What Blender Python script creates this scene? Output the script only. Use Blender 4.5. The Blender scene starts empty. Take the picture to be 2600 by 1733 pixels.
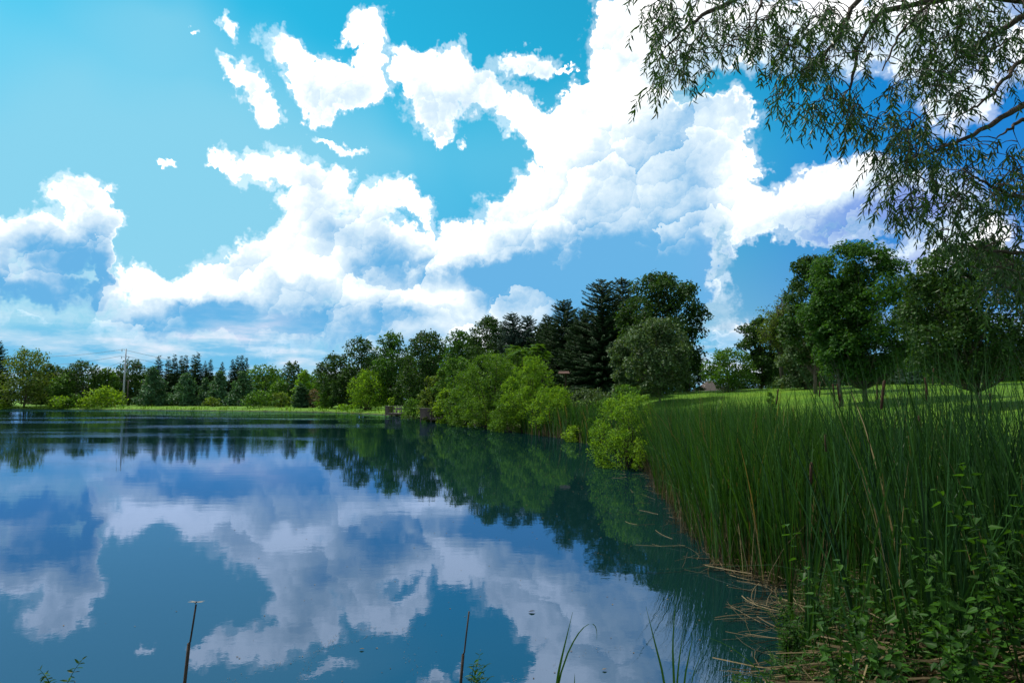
import bpy, math, random
import numpy as np
from math import radians, sin, cos, tan, atan, atan2, pi, sqrt
from mathutils import Vector, Matrix

SC = bpy.context.scene
COL = SC.collection

# ------------------------------------------------------------------ camera
CAM_H = 2.4
PITCH = radians(4.85)
FPX = 1733.0                      # focal length in pixels of the 2600 px wide photograph (24 mm)
cd = bpy.data.cameras.new('camera')
cam = bpy.data.objects.new('camera', cd); COL.objects.link(cam)
cd.sensor_width = 36.0; cd.lens = 24.0; cd.clip_start = 0.05; cd.clip_end = 6000
cam.location = (0, 0, CAM_H); cam.rotation_euler = (radians(90) + PITCH, 0, 0)
SC.camera = cam

def ray(px, py):
    """direction of a photograph pixel (2600 x 1733) in the world"""
    x, y, z = (px - 1300) / FPX, 1.0, (866.5 - py) / FPX
    c, s = cos(PITCH), sin(PITCH)
    return Vector((x, y * c - z * s, y * s + z * c))
def on_z(px, py, z=0.0):
    d = ray(px, py); t = (z - CAM_H) / d.z
    return Vector((d.x * t, d.y * t, z))
def at_y(px, py, Y):
    d = ray(px, py); t = Y / d.y
    return Vector((d.x * t, Y, CAM_H + d.z * t))

# ------------------------------------------------------------------ render + exposure
SC.render.engine = 'CYCLES'
SC.view_settings.view_transform = 'Standard'; SC.view_settings.look = 'None'
SC.view_settings.exposure = 0.12; SC.view_settings.gamma = 1.0
cy = SC.cycles
cy.max_bounces = 6; cy.diffuse_bounces = 3; cy.glossy_bounces = 3; cy.transmission_bounces = 4
cy.transparent_max_bounces = 6; cy.caustics_reflective = False; cy.caustics_refractive = False
cy.sample_clamp_indirect = 4.0
cy.use_denoising = True
try: cy.denoiser = 'OPENIMAGEDENOISE'; cy.denoising_input_passes = 'RGB_ALBEDO_NORMAL'
except Exception: pass

# ------------------------------------------------------------------ sun
SUN_AZ, SUN_EL = radians(-56), radians(57)          # azimuth from +Y, negative = to the left
sdir = Vector((sin(SUN_AZ) * cos(SUN_EL), cos(SUN_AZ) * cos(SUN_EL), sin(SUN_EL)))
sl = bpy.data.lights.new('sun', 'SUN'); sl.energy = 5.0; sl.angle = radians(0.5); sl.color = (1.0, 0.95, 0.86)
so = bpy.data.objects.new('sun', sl); COL.objects.link(so)
so.rotation_euler = (-sdir).to_track_quat('-Z', 'Y').to_euler(); so.location = sdir * 200

# ------------------------------------------------------------------ sky: Nishita air with a cumulus cover laid out by direction
world = bpy.data.worlds.new('World'); SC.world = world; world.use_nodes = True
world.cycles.sampling_method = 'MANUAL'; world.cycles.sample_map_resolution = 512

class NT:
    def __init__(s, tree): s.t = tree; s.n = tree.nodes; s.l = tree.links
    def put(s, sock, v):
        if v is None: return
        if isinstance(v, bpy.types.NodeSocket): s.l.new(v, sock)
        else: sock.default_value = v
    def new(s, kind, **kw):
        n = s.n.new(kind)
        for k, v in kw.items(): setattr(n, k, v)
        return n
    def math(s, op, a, b=None, c=None, clamp=False):
        n = s.n.new('ShaderNodeMath'); n.operation = op; n.use_clamp = clamp
        s.put(n.inputs[0], a); s.put(n.inputs[1], b); s.put(n.inputs[2], c); return n.outputs[0]
    def vmath(s, op, a, b=None, c=None):
        n = s.n.new('ShaderNodeVectorMath'); n.operation = op
        s.put(n.inputs[0], a)
        if b is not None: s.put(n.inputs[3] if op == 'SCALE' else n.inputs[1], b)
        if c is not None: s.put(n.inputs[2], c)
        return n.outputs['Value'] if op in ('LENGTH', 'DOT_PRODUCT', 'DISTANCE') else n.outputs[0]
    def mix(s, f, a, b, blend='MIX'):
        n = s.n.new('ShaderNodeMix'); n.data_type = 'RGBA'; n.blend_type = blend
        s.put(n.inputs[0], f)
        for i, v in ((6, a), (7, b)):
            s.put(n.inputs[i], v if isinstance(v, bpy.types.NodeSocket) or len(v) == 4 else (*v, 1))
        return n.outputs[2]
    def maprange(s, v, a, b, c=0.0, d=1.0, smooth=True):
        n = s.n.new('ShaderNodeMapRange'); n.interpolation_type = 'SMOOTHSTEP' if smooth else 'LINEAR'
        for i, q in enumerate((v, a, b, c, d)): s.put(n.inputs[i], q)
        return n.outputs[0]
    def noise(s, vec, scale, detail=2.0, rough=0.5, dist=0.0, dim='3D', out='Fac', lac=2.0):
        n = s.n.new('ShaderNodeTexNoise'); n.noise_dimensions = dim
        s.put(n.inputs['Vector'], vec); s.put(n.inputs['Scale'], scale); s.put(n.inputs['Detail'], detail)
        s.put(n.inputs['Roughness'], rough); s.put(n.inputs['Distortion'], dist); s.put(n.inputs['Lacunarity'], lac)
        return n.outputs[out]

VS = 2600 / 2352.0
def azel(px, py):
    d = ray(px, py); return atan2(d.x, d.y), atan2(d.z, sqrt(d.x * d.x + d.y * d.y))
W = NT(world.node_tree); world.node_tree.nodes.clear()
def blobs(lst, P, op='MAXIMUM', grow=1.35):
    """union of ellipses given on the sky; (x, y, rx, ry[, turn]) in 1/2352 units of the photograph's width"""
    out = None
    for b in lst:
        x, y, rx, ry = [q * VS for q in b[:4]]; rot = b[4] if len(b) > 4 else 0
        a0, e0 = azel(x, y)
        ra = (azel(x + 10, y)[0] - azel(x - 10, y)[0]) / 20 * rx * grow
        re = (azel(x, y - 10)[1] - azel(x, y + 10)[1]) / 20 * ry * grow
        m = W.new('ShaderNodeMapping', vector_type='TEXTURE')
        W.put(m.inputs[0], P); m.inputs[1].default_value = (a0, e0, 0)
        m.inputs[2].default_value = (0, 0, -radians(rot)); m.inputs[3].default_value = (ra, re, 1)
        g = W.new('ShaderNodeTexGradient', gradient_type='SPHERICAL'); W.put(g.inputs[0], m.outputs[0])
        v = g.outputs['Fac']
        if len(b) > 5: v = W.math('MULTIPLY', v, b[5])
        out = v if out is None else W.math(op, out, v)
    return out

CLOUDS = [  # x, y, rx, ry, turn
    # tower at the left
    (205, 440, 50, 40), (150, 440, 55, 42), (235, 480, 42, 50), (170, 520, 100, 75), (60, 520, 65, 50), (5, 530, 50, 48),
    (110, 600, 170, 75), (235, 560, 30, 60), (90, 680, 190, 55), (240, 620, 25, 40), (-60, 640, 90, 120),
    # upper cluster
    (525, 150, 40, 26, 35), (580, 200, 75, 38, 45), (622, 255, 34, 24), (668, 140, 78, 48, 30), (730, 195, 75, 62, 30),
    (735, 262, 26, 22), (800, 200, 78, 50), (852, 215, 52, 38), (838, 55, 58, 38, -15), (860, 95, 38, 55), (800, 95, 32, 26), (850, 150, 34, 50, 20),
    (532, 52, 20, 34, -30), (780, 335, 70, 11, 14), (365, 373, 18, 11), (452, 72, 10, 8), (1062, 318, 14, 18),
    (935, 165, 50, 48), (1000, 165, 60, 48), (1060, 150, 38, 48), (1050, 215, 110, 42), (985, 255, 60, 48), (1015, 300, 18, 26, 0),
    (1100, 195, 60, 40), (1215, 150, 78, 32), (1180, 245, 80, 48, 30), (1250, 300, 80, 50, 25), (1300, 320, 80, 60), (1305, 168, 26, 10),
    # big mass reaching the top
    (1420, 30, 60, 60), (1440, 100, 92, 66), (1500, 60, 110, 90), (1600, 60, 140, 110), (1420, 165, 66, 50), (1540, 150, 100, 60),
    (1345, 235, 58, 44), (1310, 270, 50, 44), (1430, 250, 120, 70), (1560, 270, 120, 58), (1685, 240, 42, 48), (1640, 280, 90, 60),
    (1500, 340, 210, 90), (1660, 350, 90, 60, 30), (1700, 410, 48, 50), (1460, 430, 180, 90), (1800, 60, 160, 100),
    (2000, 60, 220, 120), (2250, 120, 200, 110), (2200, 250, 90, 70),
    # middle towers and the long band
    (490, 362, 40, 18, 20), (560, 385, 80, 34, 15), (622, 375, 44, 44), (700, 410, 80, 50, 15), (770, 425, 50, 45), (740, 480, 90, 60),
    (690, 490, 60, 55), (720, 545, 100, 50), (905, 450, 62, 44), (950, 475, 55, 34, 30), (860, 480, 50, 46), (850, 560, 100, 70),
    (1040, 548, 36, 40), (960, 560, 60, 46), (615, 570, 62, 46), (560, 640, 130, 60), (680, 620, 110, 70), (320, 648, 60, 40),
    (245, 670, 44, 38), (400, 665, 80, 44), (480, 690, 160, 70), (640, 740, 260, 80), (330, 740, 130, 60), (900, 660, 200, 90),
    (1240, 425, 70, 58), (1305, 395, 30, 30), (1190, 500, 90, 60), (1300, 480, 90, 62), (1390, 440, 50, 50), (1110, 560, 80, 50),
    (1150, 610, 160, 90), (1400, 560, 190, 130), (1480, 640, 160, 110), (1230, 690, 180, 70), (1000, 720, 150, 60), (880, 760, 160, 60),
    (1080, 780, 200, 60), (1330, 740, 160, 60),
    # right
    (1560, 560, 110, 170), (1590, 430, 70, 90), (1500, 700, 190, 70), (1690, 480, 66, 52), (1790, 475, 95, 48), (1730, 520, 80, 30), (1890, 425, 100, 46), (1960, 400, 70, 46), (2030, 440, 90, 70), (1900, 490, 160, 52),
    (1900, 540, 110, 18), (2130, 470, 120, 70), (2080, 580, 95, 42), (2230, 560, 120, 60), (1605, 590, 20, 18, 20), (1672, 565, 20, 22), 
    (1655, 785, 60, 26), (1700, 760, 40, 30),
]
SHADE = [  # where the cumulus bases lie in their own shade; last figure the depth
    (160, 570, 120, 80, 0, 1.0), (215, 600, 60, 90, 0, 0.9), (90, 660, 160, 90, 0, 1.15), (60, 720, 160, 50, 0, 1.2), (1270, 640, 150, 95, 0, 1.3), (1240, 560, 60, 80, 0, 0.7),
    (1000, 615, 190, 40, 0, 1.1), (1130, 640, 120, 40, 0, 1.0), (870, 560, 60, 80, 0, 0.8), (760, 510, 90, 70, 0, 0.65), (720, 770, 320, 70, 0, 1.2), (700, 700, 180, 70, 0, 0.7),
    (1480, 560, 190, 190, 0, 0.75), (1530, 680, 160, 120, 0, 1.2), (1590, 520, 80, 140, 0, 0.6), (1450, 400, 150, 70, 0, 0.6), (950, 720, 70, 25, 0, 0.9), (400, 770, 200, 60, 0, 1.0), (420, 700, 90, 22, 0, 0.7), (660, 655, 70, 26, 0, 0.7), (1100, 700, 90, 22, 0, 0.7), (1330, 560, 60, 40, 0, 0.6), (480, 720, 80, 25, 0, 0.5),
    (1950, 515, 200, 55, 0, 1.2), (2060, 480, 130, 70, 0, 1.1), (2100, 600, 150, 60, 0, 1.0), (1760, 170, 240, 90, 0, 1.3), (2150, 170, 260, 120, 0, 1.1), (1650, 740, 60, 50, 0, 1.0),
    (1330, 500, 70, 50, 0, 0.5), (1500, 290, 120, 45, 0, 0.5), (730, 210, 80, 40, 0, 0.35), (1040, 230, 90, 40, 0, 0.35), (600, 230, 50, 30, 0, 0.3), (840, 215, 50, 30, 0, 0.3), (1230, 165, 60, 20, 0, 0.35), (1420, 150, 70, 60, 0, 0.3), (1180, 290, 80, 40, 0, 0.3), (905, 480, 60, 40, 0, 0.3), (1400, 720, 200, 60, 0, 1.2), (570, 620, 60, 30, 0, 0.2), (1640, 330, 60, 40, 0, 0.4),
]
VEIL = [    # thin high haze
    (300, 500, 800, 620, 0, 1.5), (250, 770, 560, 160, 0, 0.9), (900, 790, 800, 110, 0, 1.0), (1450, 350, 420, 260, 0, 0.45), (900, 350, 500, 260, 0, 0.5), (400, 60, 300, 120, 0, 0.25),
]
tc = W.new('ShaderNodeTexCoord'); D = W.vmath('NORMALIZE', tc.outputs['Generated'])
sep = W.new('ShaderNodeSeparateXYZ'); W.put(sep.inputs[0], D); dx, dy, dz = sep.outputs
az = W.math('ARCTAN2', dx, dy); el = W.math('ARCSINE', dz)
cmb = W.new('ShaderNodeCombineXYZ'); W.put(cmb.inputs[0], az); W.put(cmb.inputs[1], el); P0 = cmb.outputs[0]
q = W.math('MAXIMUM', W.maprange(W.math('ABSOLUTE', az), 0.66, 0.76), W.maprange(el, 0.56, 0.66))
inview = W.math('MULTIPLY', W.math('SUBTRACT', 1.0, q), W.math('GREATER_THAN', el, -0.002))
side = W.maprange(az, 0.22, 0.60)
def base_air(rich):
    sky = W.new('ShaderNodeTexSky', sky_type='NISHITA'); sky.sun_disc = False; sky.sun_elevation = SUN_EL; sky.sun_rotation = SUN_AZ
    sky.air_density = 1.0; sky.dust_density = 0.5; sky.ozone_density = 2.0
    return W.vmath('SCALE', sky.outputs[0], 0.10)
nz = dict(dim='2D')
# --- the clouds over the pond
w1 = W.vmath('SUBTRACT', W.noise(P0, 11.0, 1.0, 0.5, out='Color', **nz), (0.5, 0.5, 0.5))
w2 = W.vmath('SUBTRACT', W.noise(P0, 38.0, 3.0, 0.65, out='Color', **nz), (0.5, 0.5, 0.5))
P1 = W.vmath('MULTIPLY_ADD', w1, (0.042, 0.034, 0.0), P0)
P2 = W.vmath('MULTIPLY_ADD', w2, (0.050, 0.042, 0.0), P1)
P3 = W.vmath('MULTIPLY_ADD', w2, (0.022, 0.022, 0.0), P0)
field = W.math('MINIMUM', blobs(CLOUDS, P2, 'ADD', 1.22), 1.0)
def puffs(vec, scale, det):
    """rounded billows: distance from each billow's middle, and how far a point lies on its side away from the sun"""
    vo = W.new('ShaderNodeTexVoronoi', feature='F1', voronoi_dimensions='2D'); W.put(vo.inputs['Vector'], vec)
    W.put(vo.inputs['Scale'], scale); W.put(vo.inputs['Detail'], det); W.put(vo.inputs['Roughness'], 0.5); W.put(vo.inputs['Lacunarity'], 2.3)
    away = W.vmath('DOT_PRODUCT', W.vmath('SUBTRACT', vec, vo.outputs['Position']), (0.45 * scale, -0.95 * scale, 0.0))
    return vo.outputs['Distance'], away
p_here, away1 = puffs(P3, 27.0, 1.0)
p_big, away2 = puffs(W.vmath('MULTIPLY_ADD', w2, (0.03, 0.03, 0.0), P1), 11.0, 0.0)
fine = W.noise(P0, 70.0, 6.0, 0.66, **nz)
dens = W.math('ADD', W.math('MULTIPLY_ADD', W.math('SUBTRACT', 0.42, p_here), 0.26, field), W.math('MULTIPLY', W.math('SUBTRACT', fine, 0.5), 0.42))
dens = W.math('MULTIPLY_ADD', W.math('SUBTRACT', 0.45, p_big), 0.16, dens)
lown = W.noise(P1, 9.0, 4.0, 0.55, **nz)
big = W.noise(P0, 6.0, 2.0, 0.5, **nz)
soft = W.maprange(big, 0.40, 0.62, 0.12, 0.42)
shade = blobs(SHADE, W.vmath('MULTIPLY_ADD', w2, (0.024, 0.022, 0.0), P1), 'ADD', 1.5)
cov = W.maprange(dens, 0.19, W.math('ADD', 0.21, W.math('ADD', soft, W.math('MULTIPLY', shade, 0.12))))
wisp = W.math('MULTIPLY', W.maprange(W.math('MULTIPLY_ADD', W.math('SUBTRACT', fine, 0.5), 0.5, field), 0.02, 0.34), 0.30)
cov = W.math('MAXIMUM', cov, W.math('MULTIPLY', wisp, W.maprange(field, 0.0, 0.12)))
thick = W.maprange(dens, 0.20, 0.85)
calm = W.maprange(shade, 0.9, 1.6, 1.0, 0.62)
sh = W.math('MULTIPLY', shade, W.math('MULTIPLY_ADD', thick, 0.74, 0.16))
sh = W.math('ADD', sh, W.math('MULTIPLY', W.math('SUBTRACT', lown, 0.47), W.math('MULTIPLY_ADD', thick, 1.35, 0.1)))
form = W.math('ADD', W.math('MULTIPLY', away2, 0.42), W.math('MULTIPLY', away1, 0.30))
sh = W.math('ADD', sh, W.math('MULTIPLY', W.math('MULTIPLY', form, calm), W.math('MULTIPLY_ADD', shade, 0.50, 0.62)))
sh = W.math('ADD', sh, W.math('MULTIPLY', W.math('SUBTRACT', fine, 0.5), -0.30))
sh1 = W.maprange(sh, -0.16, 0.48)
sh2 = W.maprange(sh, 0.30, 1.25)
tint = W.mix(W.maprange(el, 0.42, 0.08), (0.10, 1.38, 1.32), (0.42, 0.84, 1.00))
air = W.mix(1.0, base_air(1), tint, 'MULTIPLY')
air = W.mix(side, air, W.mix(1.0, air, (0.5, 0.62, 1.1), 'MULTIPLY'))
veil = W.maprange(blobs(VEIL, P1, 'ADD', 1.0), 0.0, 1.0)
air = W.mix(W.math('MULTIPLY', veil, 0.85), air, (0.26, 0.62, 0.79))
shadecol = W.mix(side, (0.13, 0.42, 0.73), (0.24, 0.34, 0.76))
ccol = W.mix(sh1, (1.36, 1.36, 1.36), W.mix(sh2, (0.70, 0.84, 0.94), shadecol))
out = W.mix(cov, air, ccol)
lowhaze = W.maprange(W.math('MULTIPLY_ADD', W.math('SUBTRACT', big, 0.5), 0.08, el), 0.130, 0.055)
stripe = W.noise(W.vmath('MULTIPLY', P0, (1.0, 4.5, 1.0)), 7.0, 6.0, 0.60, **nz)
scol = W.mix(W.maprange(stripe, 0.40, 0.56), (0.13, 0.46, 0.76), W.mix(W.maprange(stripe, 0.54, 0.70), (0.42, 0.64, 0.84), (0.80, 0.82, 0.93)))
out = W.mix(W.math('MULTIPLY', lowhaze, 0.80), out, scol)
bg = W.new('ShaderNodeBackground'); W.put(bg.inputs[0], out); bg.inputs[1].default_value = 1.0
# --- everyday broken cumulus over the rest of the sky
gen = W.noise(W.vmath('MULTIPLY', D, (1.0, 1.0, 2.0)), 2.6, 4.0, 0.55)
gair = W.mix(1.0, base_air(0), (0.60, 1.02, 1.05), 'MULTIPLY')
gout = W.mix(W.maprange(gen, 0.48, 0.60), gair, W.mix(W.maprange(gen, 0.60, 0.72), (1.4, 1.38, 1.36), (0.45, 0.62, 0.85)))
bg2 = W.new('ShaderNodeBackground'); W.put(bg2.inputs[0], gout); bg2.inputs[1].default_value = 1.0
mx = W.new('ShaderNodeMixShader'); W.l.new(inview, mx.inputs[0]); W.l.new(bg2.outputs[0], mx.inputs[1]); W.l.new(bg.outputs[0], mx.inputs[2])
wo = W.new('ShaderNodeOutputWorld'); W.l.new(mx.outputs[0], wo.inputs[0])

# ================================================================== helpers
rng = np.random.default_rng(7)
random.seed(7)

def link(name, mesh, parent=None, loc=None, rot=None):
    o = bpy.data.objects.new(name, mesh); COL.objects.link(o)
    if parent is not None: o.parent = parent
    if loc is not None: o.location = loc
    if rot is not None: o.rotation_euler = rot
    return o
def tag(o, label=None, cat=None, group=None, kind=None):
    if label: o['label'] = label
    if cat: o['category'] = cat
    if group: o['group'] = group
    if kind: o['kind'] = kind
    return o
def thing(name, label, cat, loc=(0, 0, 0), rz=0.0, group=None):
    return tag(link(name, None, None, loc, (0, 0, rz)), label, cat, group)
def copy_tree(o, parent=None):
    c = o.copy(); COL.objects.link(c); c.parent = parent
    for ch in list(o.children): copy_tree(ch, c)
    return c

class Buf:
    """collects vertices and faces with numpy and links them as one mesh object"""
    def __init__(s): s.v = []; s.f = []; s.n = 0; s.mi = []
    def add(s, v, f, mi=0):
        v = np.asarray(v, dtype=np.float64).reshape(-1, 3); f = np.asarray(f, dtype=np.int64)
        if len(v) == 0 or f.size == 0: return s
        s.v.append(v); s.f.append(f + s.n); s.mi.append(np.full(len(f), mi)); s.n += len(v); return s
    def box(s, c, d, rz=0.0, mi=0):
        x, y, z = np.asarray(d) / 2.0
        v = np.array([(-x, -y, -z), (x, -y, -z), (x, y, -z), (-x, y, -z), (-x, -y, z), (x, -y, z), (x, y, z), (-x, y, z)])
        ca, sa = cos(rz), sin(rz); v = np.stack([v[:, 0] * ca - v[:, 1] * sa, v[:, 0] * sa + v[:, 1] * ca, v[:, 2]], 1) + np.asarray(c)
        return s.add(v, [(0, 3, 2, 1), (4, 5, 6, 7), (0, 1, 5, 4), (1, 2, 6, 5), (2, 3, 7, 6), (3, 0, 4, 7)], mi)
    def tube(s, pts, rad, sides=6, cap=True, mi=0):
        P = np.asarray(pts, dtype=float); n = len(P); R = np.broadcast_to(np.asarray(rad, dtype=float), (n,))
        T = np.gradient(P, axis=0); T /= np.linalg.norm(T, axis=1)[:, None] + 1e-9
        ref = np.array((0, 0, 1.0)) if abs(T[0][2]) < 0.9 else np.array((1.0, 0, 0))
        A = np.cross(T, ref); A /= np.linalg.norm(A, axis=1)[:, None] + 1e-9; B = np.cross(T, A)
        a = np.arange(sides) * 2 * pi / sides
        V = P[:, None, :] + R[:, None, None] * (np.cos(a)[None, :, None] * A[:, None, :] + np.sin(a)[None, :, None] * B[:, None, :])
        i = np.arange(n - 1)[:, None] * sides; j = np.arange(sides)[None, :]; k = (j + 1) % sides
        F = np.stack([i + j, i + k, i + sides + k, i + sides + j], -1).reshape(-1, 4)
        s.add(V.reshape(-1, 3), F[:, ::-1], mi)
        if cap:
            b = s.n - n * sides
            if sides == 4: s.f.append(np.array([[b, b + 1, b + 2, b + 3]])); s.f.append(np.array([[s.n - 1, s.n - 2, s.n - 3, s.n - 4]])); s.mi += [np.array([mi]), np.array([mi])]
            else:
                c0 = s.n; s.v.append(np.array([P[0], P[-1]])); s.n += 2
                f = [(b + q, b + (q + 1) % sides, c0) for q in range(sides)] + [(c0 - sides + (q + 1) % sides, c0 - sides + q, c0 + 1) for q in range(sides)]
                s.f.append(np.array(f)); s.mi.append(np.full(len(f), mi))
        return s
    def build(s, name, mats, parent=None, loc=None, smooth=False, rot=None):
        me = bpy.data.meshes.new(name); V = np.concatenate(s.v)
        me.vertices.add(len(V)); me.vertices.foreach_set('co', V.astype(np.float32).ravel())
        loops = np.concatenate([f.ravel() for f in s.f]); tot = np.concatenate([np.full(len(f), f.shape[1]) for f in s.f])
        st = np.concatenate([[0], np.cumsum(tot)[:-1]])
        me.loops.add(len(loops)); me.loops.foreach_set('vertex_index', loops.astype(np.int32))
        me.polygons.add(len(tot)); me.polygons.foreach_set('loop_start', st.astype(np.int32)); me.polygons.foreach_set('loop_total', tot.astype(np.int32))
        for m in (mats if isinstance(mats, (list, tuple)) else [mats]): me.materials.append(m)
        me.polygons.foreach_set('material_index', np.concatenate(s.mi).astype(np.int32))
        me.polygons.foreach_set('use_smooth', np.full(len(tot), bool(smooth)))
        me.update(calc_edges=True)
        return link(name, me, parent, loc, rot)

def unit(v): return v / (np.linalg.norm(v, axis=-1, keepdims=True) + 1e-9)
def rdir(n): return unit(rng.normal(size=(n, 3)))

LEAF = {  # outline (x, y, z) of a leaf of length 1 along +y
    'oval': [(0, 0, 0), (.30, .38, .07), (.22, .72, .05), (0, 1, -.05), (-.22, .72, .05), (-.30, .38, .07)],
    'maple': [(0, 0, 0), (.42, .10, .05), (.55, .52, .08), (.20, .55, .02), (0, 1, -.06), (-.20, .55, .02), (-.55, .52, .08), (-.42, .10, .05)],
    'lance': [(0, 0, 0), (.085, .28, .02), (.065, .65, .0), (0, 1, -.10), (-.065, .65, .0), (-.085, .28, .02)],
    'needle': [(-.10, 0, 0), (.10, 0, 0), (.05, 1, -.03), (-.05, 1, -.03)],
    'quad': [(0, 0, 0), (.34, .45, .08), (0, 1, -.04), (-.34, .45, .08)],
    'heart': [(0, .04, 0), (.26, -.04, .05), (.40, .22, .09), (.25, .62, .05), (0, 1, -.12), (-.25, .62, .05), (-.40, .22, .09), (-.26, -.04, .05)],
}
def leaves(buf, kind, pos, along, normal, size, width=1.0, mi=0):
    n = len(pos)
    if n == 0: return
    t = np.array(LEAF[kind]); t[:, 0] *= width; k = len(t)
    Y = np.broadcast_to(unit(np.asarray(along, float)), (n, 3)); X = unit(np.cross(Y, normal)); Z = np.cross(X, Y)
    s = np.broadcast_to(np.asarray(size, dtype=float), (n,))[:, None, None]
    V = pos[:, None, :] + s * (t[None, :, 0:1] * X[:, None, :] + t[None, :, 1:2] * Y[:, None, :] + t[None, :, 2:3] * Z[:, None, :])
    if k == 4: f = np.arange(n * 4).reshape(n, 4)
    else:      # two halves folded along the midrib
        i = (np.arange(n) * k)[:, None]; h = k // 2
        right = i + np.arange(0, h + 1)[None, :]; left = i + np.array([0] + list(range(h, k)))[None, :]
        f = np.concatenate([right, left])
    buf.add(V.reshape(-1, 3), f, mi)

# ------------------------------------------------------------------ materials
def newmat(name):
    m = bpy.data.materials.new(name); m.use_nodes = True; m.node_tree.nodes.clear(); N = NT(m.node_tree)
    o = N.new('ShaderNodeOutputMaterial'); return m, N, o
def bsdf(N, col, rough=0.6, spec=0.4, normal=None, metal=0.0):
    b = N.new('ShaderNodeBsdfPrincipled')
    N.put(b.inputs['Base Color'], col if isinstance(col, bpy.types.NodeSocket) else (*col, 1)); N.put(b.inputs['Roughness'], rough)
    b.inputs['Specular IOR Level'].default_value = spec; b.inputs['Metallic'].default_value = metal
    if normal is not None: N.l.new(normal, b.inputs['Normal'])
    return b.outputs[0]
def leafmat(name, c1, c2, trans=0.38, rough=0.5, spec=0.12, dead=0.0, tint=(1.5, 1.35, 0.5)):
    m, N, o = newmat(name)
    g = N.new('ShaderNodeNewGeometry'); r = g.outputs['Random Per Island']
    col = N.mix(N.maprange(r, 0.1, 0.9, smooth=False), c1, c2)
    v = N.math('MULTIPLY_ADD', N.math('FRACT', N.math('MULTIPLY', r, 37.7)), 0.7, 0.62)
    col = N.vmath('SCALE', col, v)
    if dead: col = N.mix(N.math('GREATER_THAN', N.math('FRACT', N.math('MULTIPLY', r, 91.3)), 1 - dead), col, (0.15, 0.12, 0.05))
    t = N.new('ShaderNodeBsdfTranslucent'); N.l.new(N.vmath('MULTIPLY', col, tint), t.inputs[0])
    x = N.new('ShaderNodeMixShader'); x.inputs[0].default_value = trans
    N.l.new(bsdf(N, col, rough, spec), x.inputs[1]); N.l.new(t.outputs[0], x.inputs[2]); N.l.new(x.outputs[0], o.inputs[0])
    return m
def noisemat(name, c1, c2, scale=8.0, rough=0.8, stretch=(1, 1, 1), bump=0.3, bs=None, spec=0.3):
    m, N, o = newmat(name)
    tc = N.new('ShaderNodeTexCoord'); v = N.vmath('MULTIPLY', tc.outputs['Object'], stretch)
    n = N.noise(v, scale, 6.0, 0.62); col = N.mix(N.maprange(n, 0.3, 0.7), c1, c2)
    b = N.new('ShaderNodeBump'); b.inputs['Strength'].default_value = bump; b.inputs['Distance'].default_value = 0.03
    N.l.new(N.noise(v, bs or scale * 2.5, 4.0, 0.6), b.inputs['Height'])
    N.l.new(bsdf(N, col, rough, spec, b.outputs[0]), o.inputs[0]); return m

M = {}
M['dark'] = leafmat('leaf_dark', (0.021, 0.058, 0.013), (0.040, 0.094, 0.018), trans=0.33)
M['mid'] = leafmat('leaf_mid', (0.048, 0.130, 0.018), (0.080, 0.175, 0.026))
M['maple'] = leafmat('leaf_maple', (0.026, 0.085, 0.014), (0.050, 0.130, 0.020), trans=0.42)
M['silver'] = leafmat('leaf_silvery', (0.042, 0.090, 0.028), (0.082, 0.138, 0.054), trans=0.3, rough=0.5, spec=0.2)
M['light'] = leafmat('leaf_light', (0.085, 0.200, 0.016), (0.150, 0.280, 0.024), trans=0.45)
M['yellow'] = leafmat('leaf_yellowish', (0.100, 0.210, 0.014), (0.160, 0.280, 0.022), trans=0.45)
M['olive'] = leafmat('leaf_olive', (0.075, 0.145, 0.022), (0.125, 0.190, 0.034), trans=0.35)
M['greypink'] = leafmat('leaf_greypink', (0.130, 0.105, 0.060), (0.170, 0.150, 0.085), trans=0.3)
M['spruce'] = leafmat('needle_spruce', (0.020, 0.056, 0.020), (0.036, 0.085, 0.026), trans=0.12, rough=0.5)
M['blue'] = leafmat('needle_blue', (0.050, 0.100, 0.078), (0.085, 0.145, 0.115), trans=0.1, rough=0.5)
M['pine'] = leafmat('needle_pine', (0.040, 0.110, 0.050), (0.072, 0.165, 0.065), trans=0.2, rough=0.5)
M['willow'] = leafmat('leaf_willow', (0.055, 0.140, 0.016), (0.105, 0.215, 0.024), trans=0.40, rough=0.4)
M['cattail'] = leafmat('blade_cattail', (0.016, 0.058, 0.010), (0.040, 0.112, 0.016), trans=0.32, rough=0.42, dead=0.035)
M['cattail_shaded'] = leafmat('blade_cattail_shaded', (0.009, 0.038, 0.010), (0.024, 0.072, 0.014), trans=0.28, rough=0.42, dead=0.03)  # darker copy of the cattail green, foreground shade put into the blade colour
M['weed'] = leafmat('leaf_weed', (0.012, 0.042, 0.006), (0.036, 0.105, 0.011), trans=0.42, rough=0.45)
M['grass'] = leafmat('blade_grass', (0.060, 0.160, 0.006), (0.115, 0.235, 0.010), trans=0.40, rough=0.7, dead=0.03)
M['straw'] = leafmat('dead_straw', (0.055, 0.042, 0.022), (0.165, 0.128, 0.066), trans=0.1, rough=0.7, tint=(1.1, 1.0, 0.8))
M['bark'] = noisemat('bark', (0.055, 0.043, 0.033), (0.130, 0.108, 0.085), 9.0, 0.9, (1, 1, 0.25), 0.6)
M['bark_grey'] = noisemat('bark_grey', (0.050, 0.044, 0.037), (0.105, 0.095, 0.080), 9.0, 0.9, (1, 1, 0.3), 0.5)
M['bark_dark'] = noisemat('bark_dark', (0.025, 0.018, 0.013), (0.060, 0.045, 0.032), 12.0, 0.9, (1, 1, 0.4), 0.5)

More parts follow.
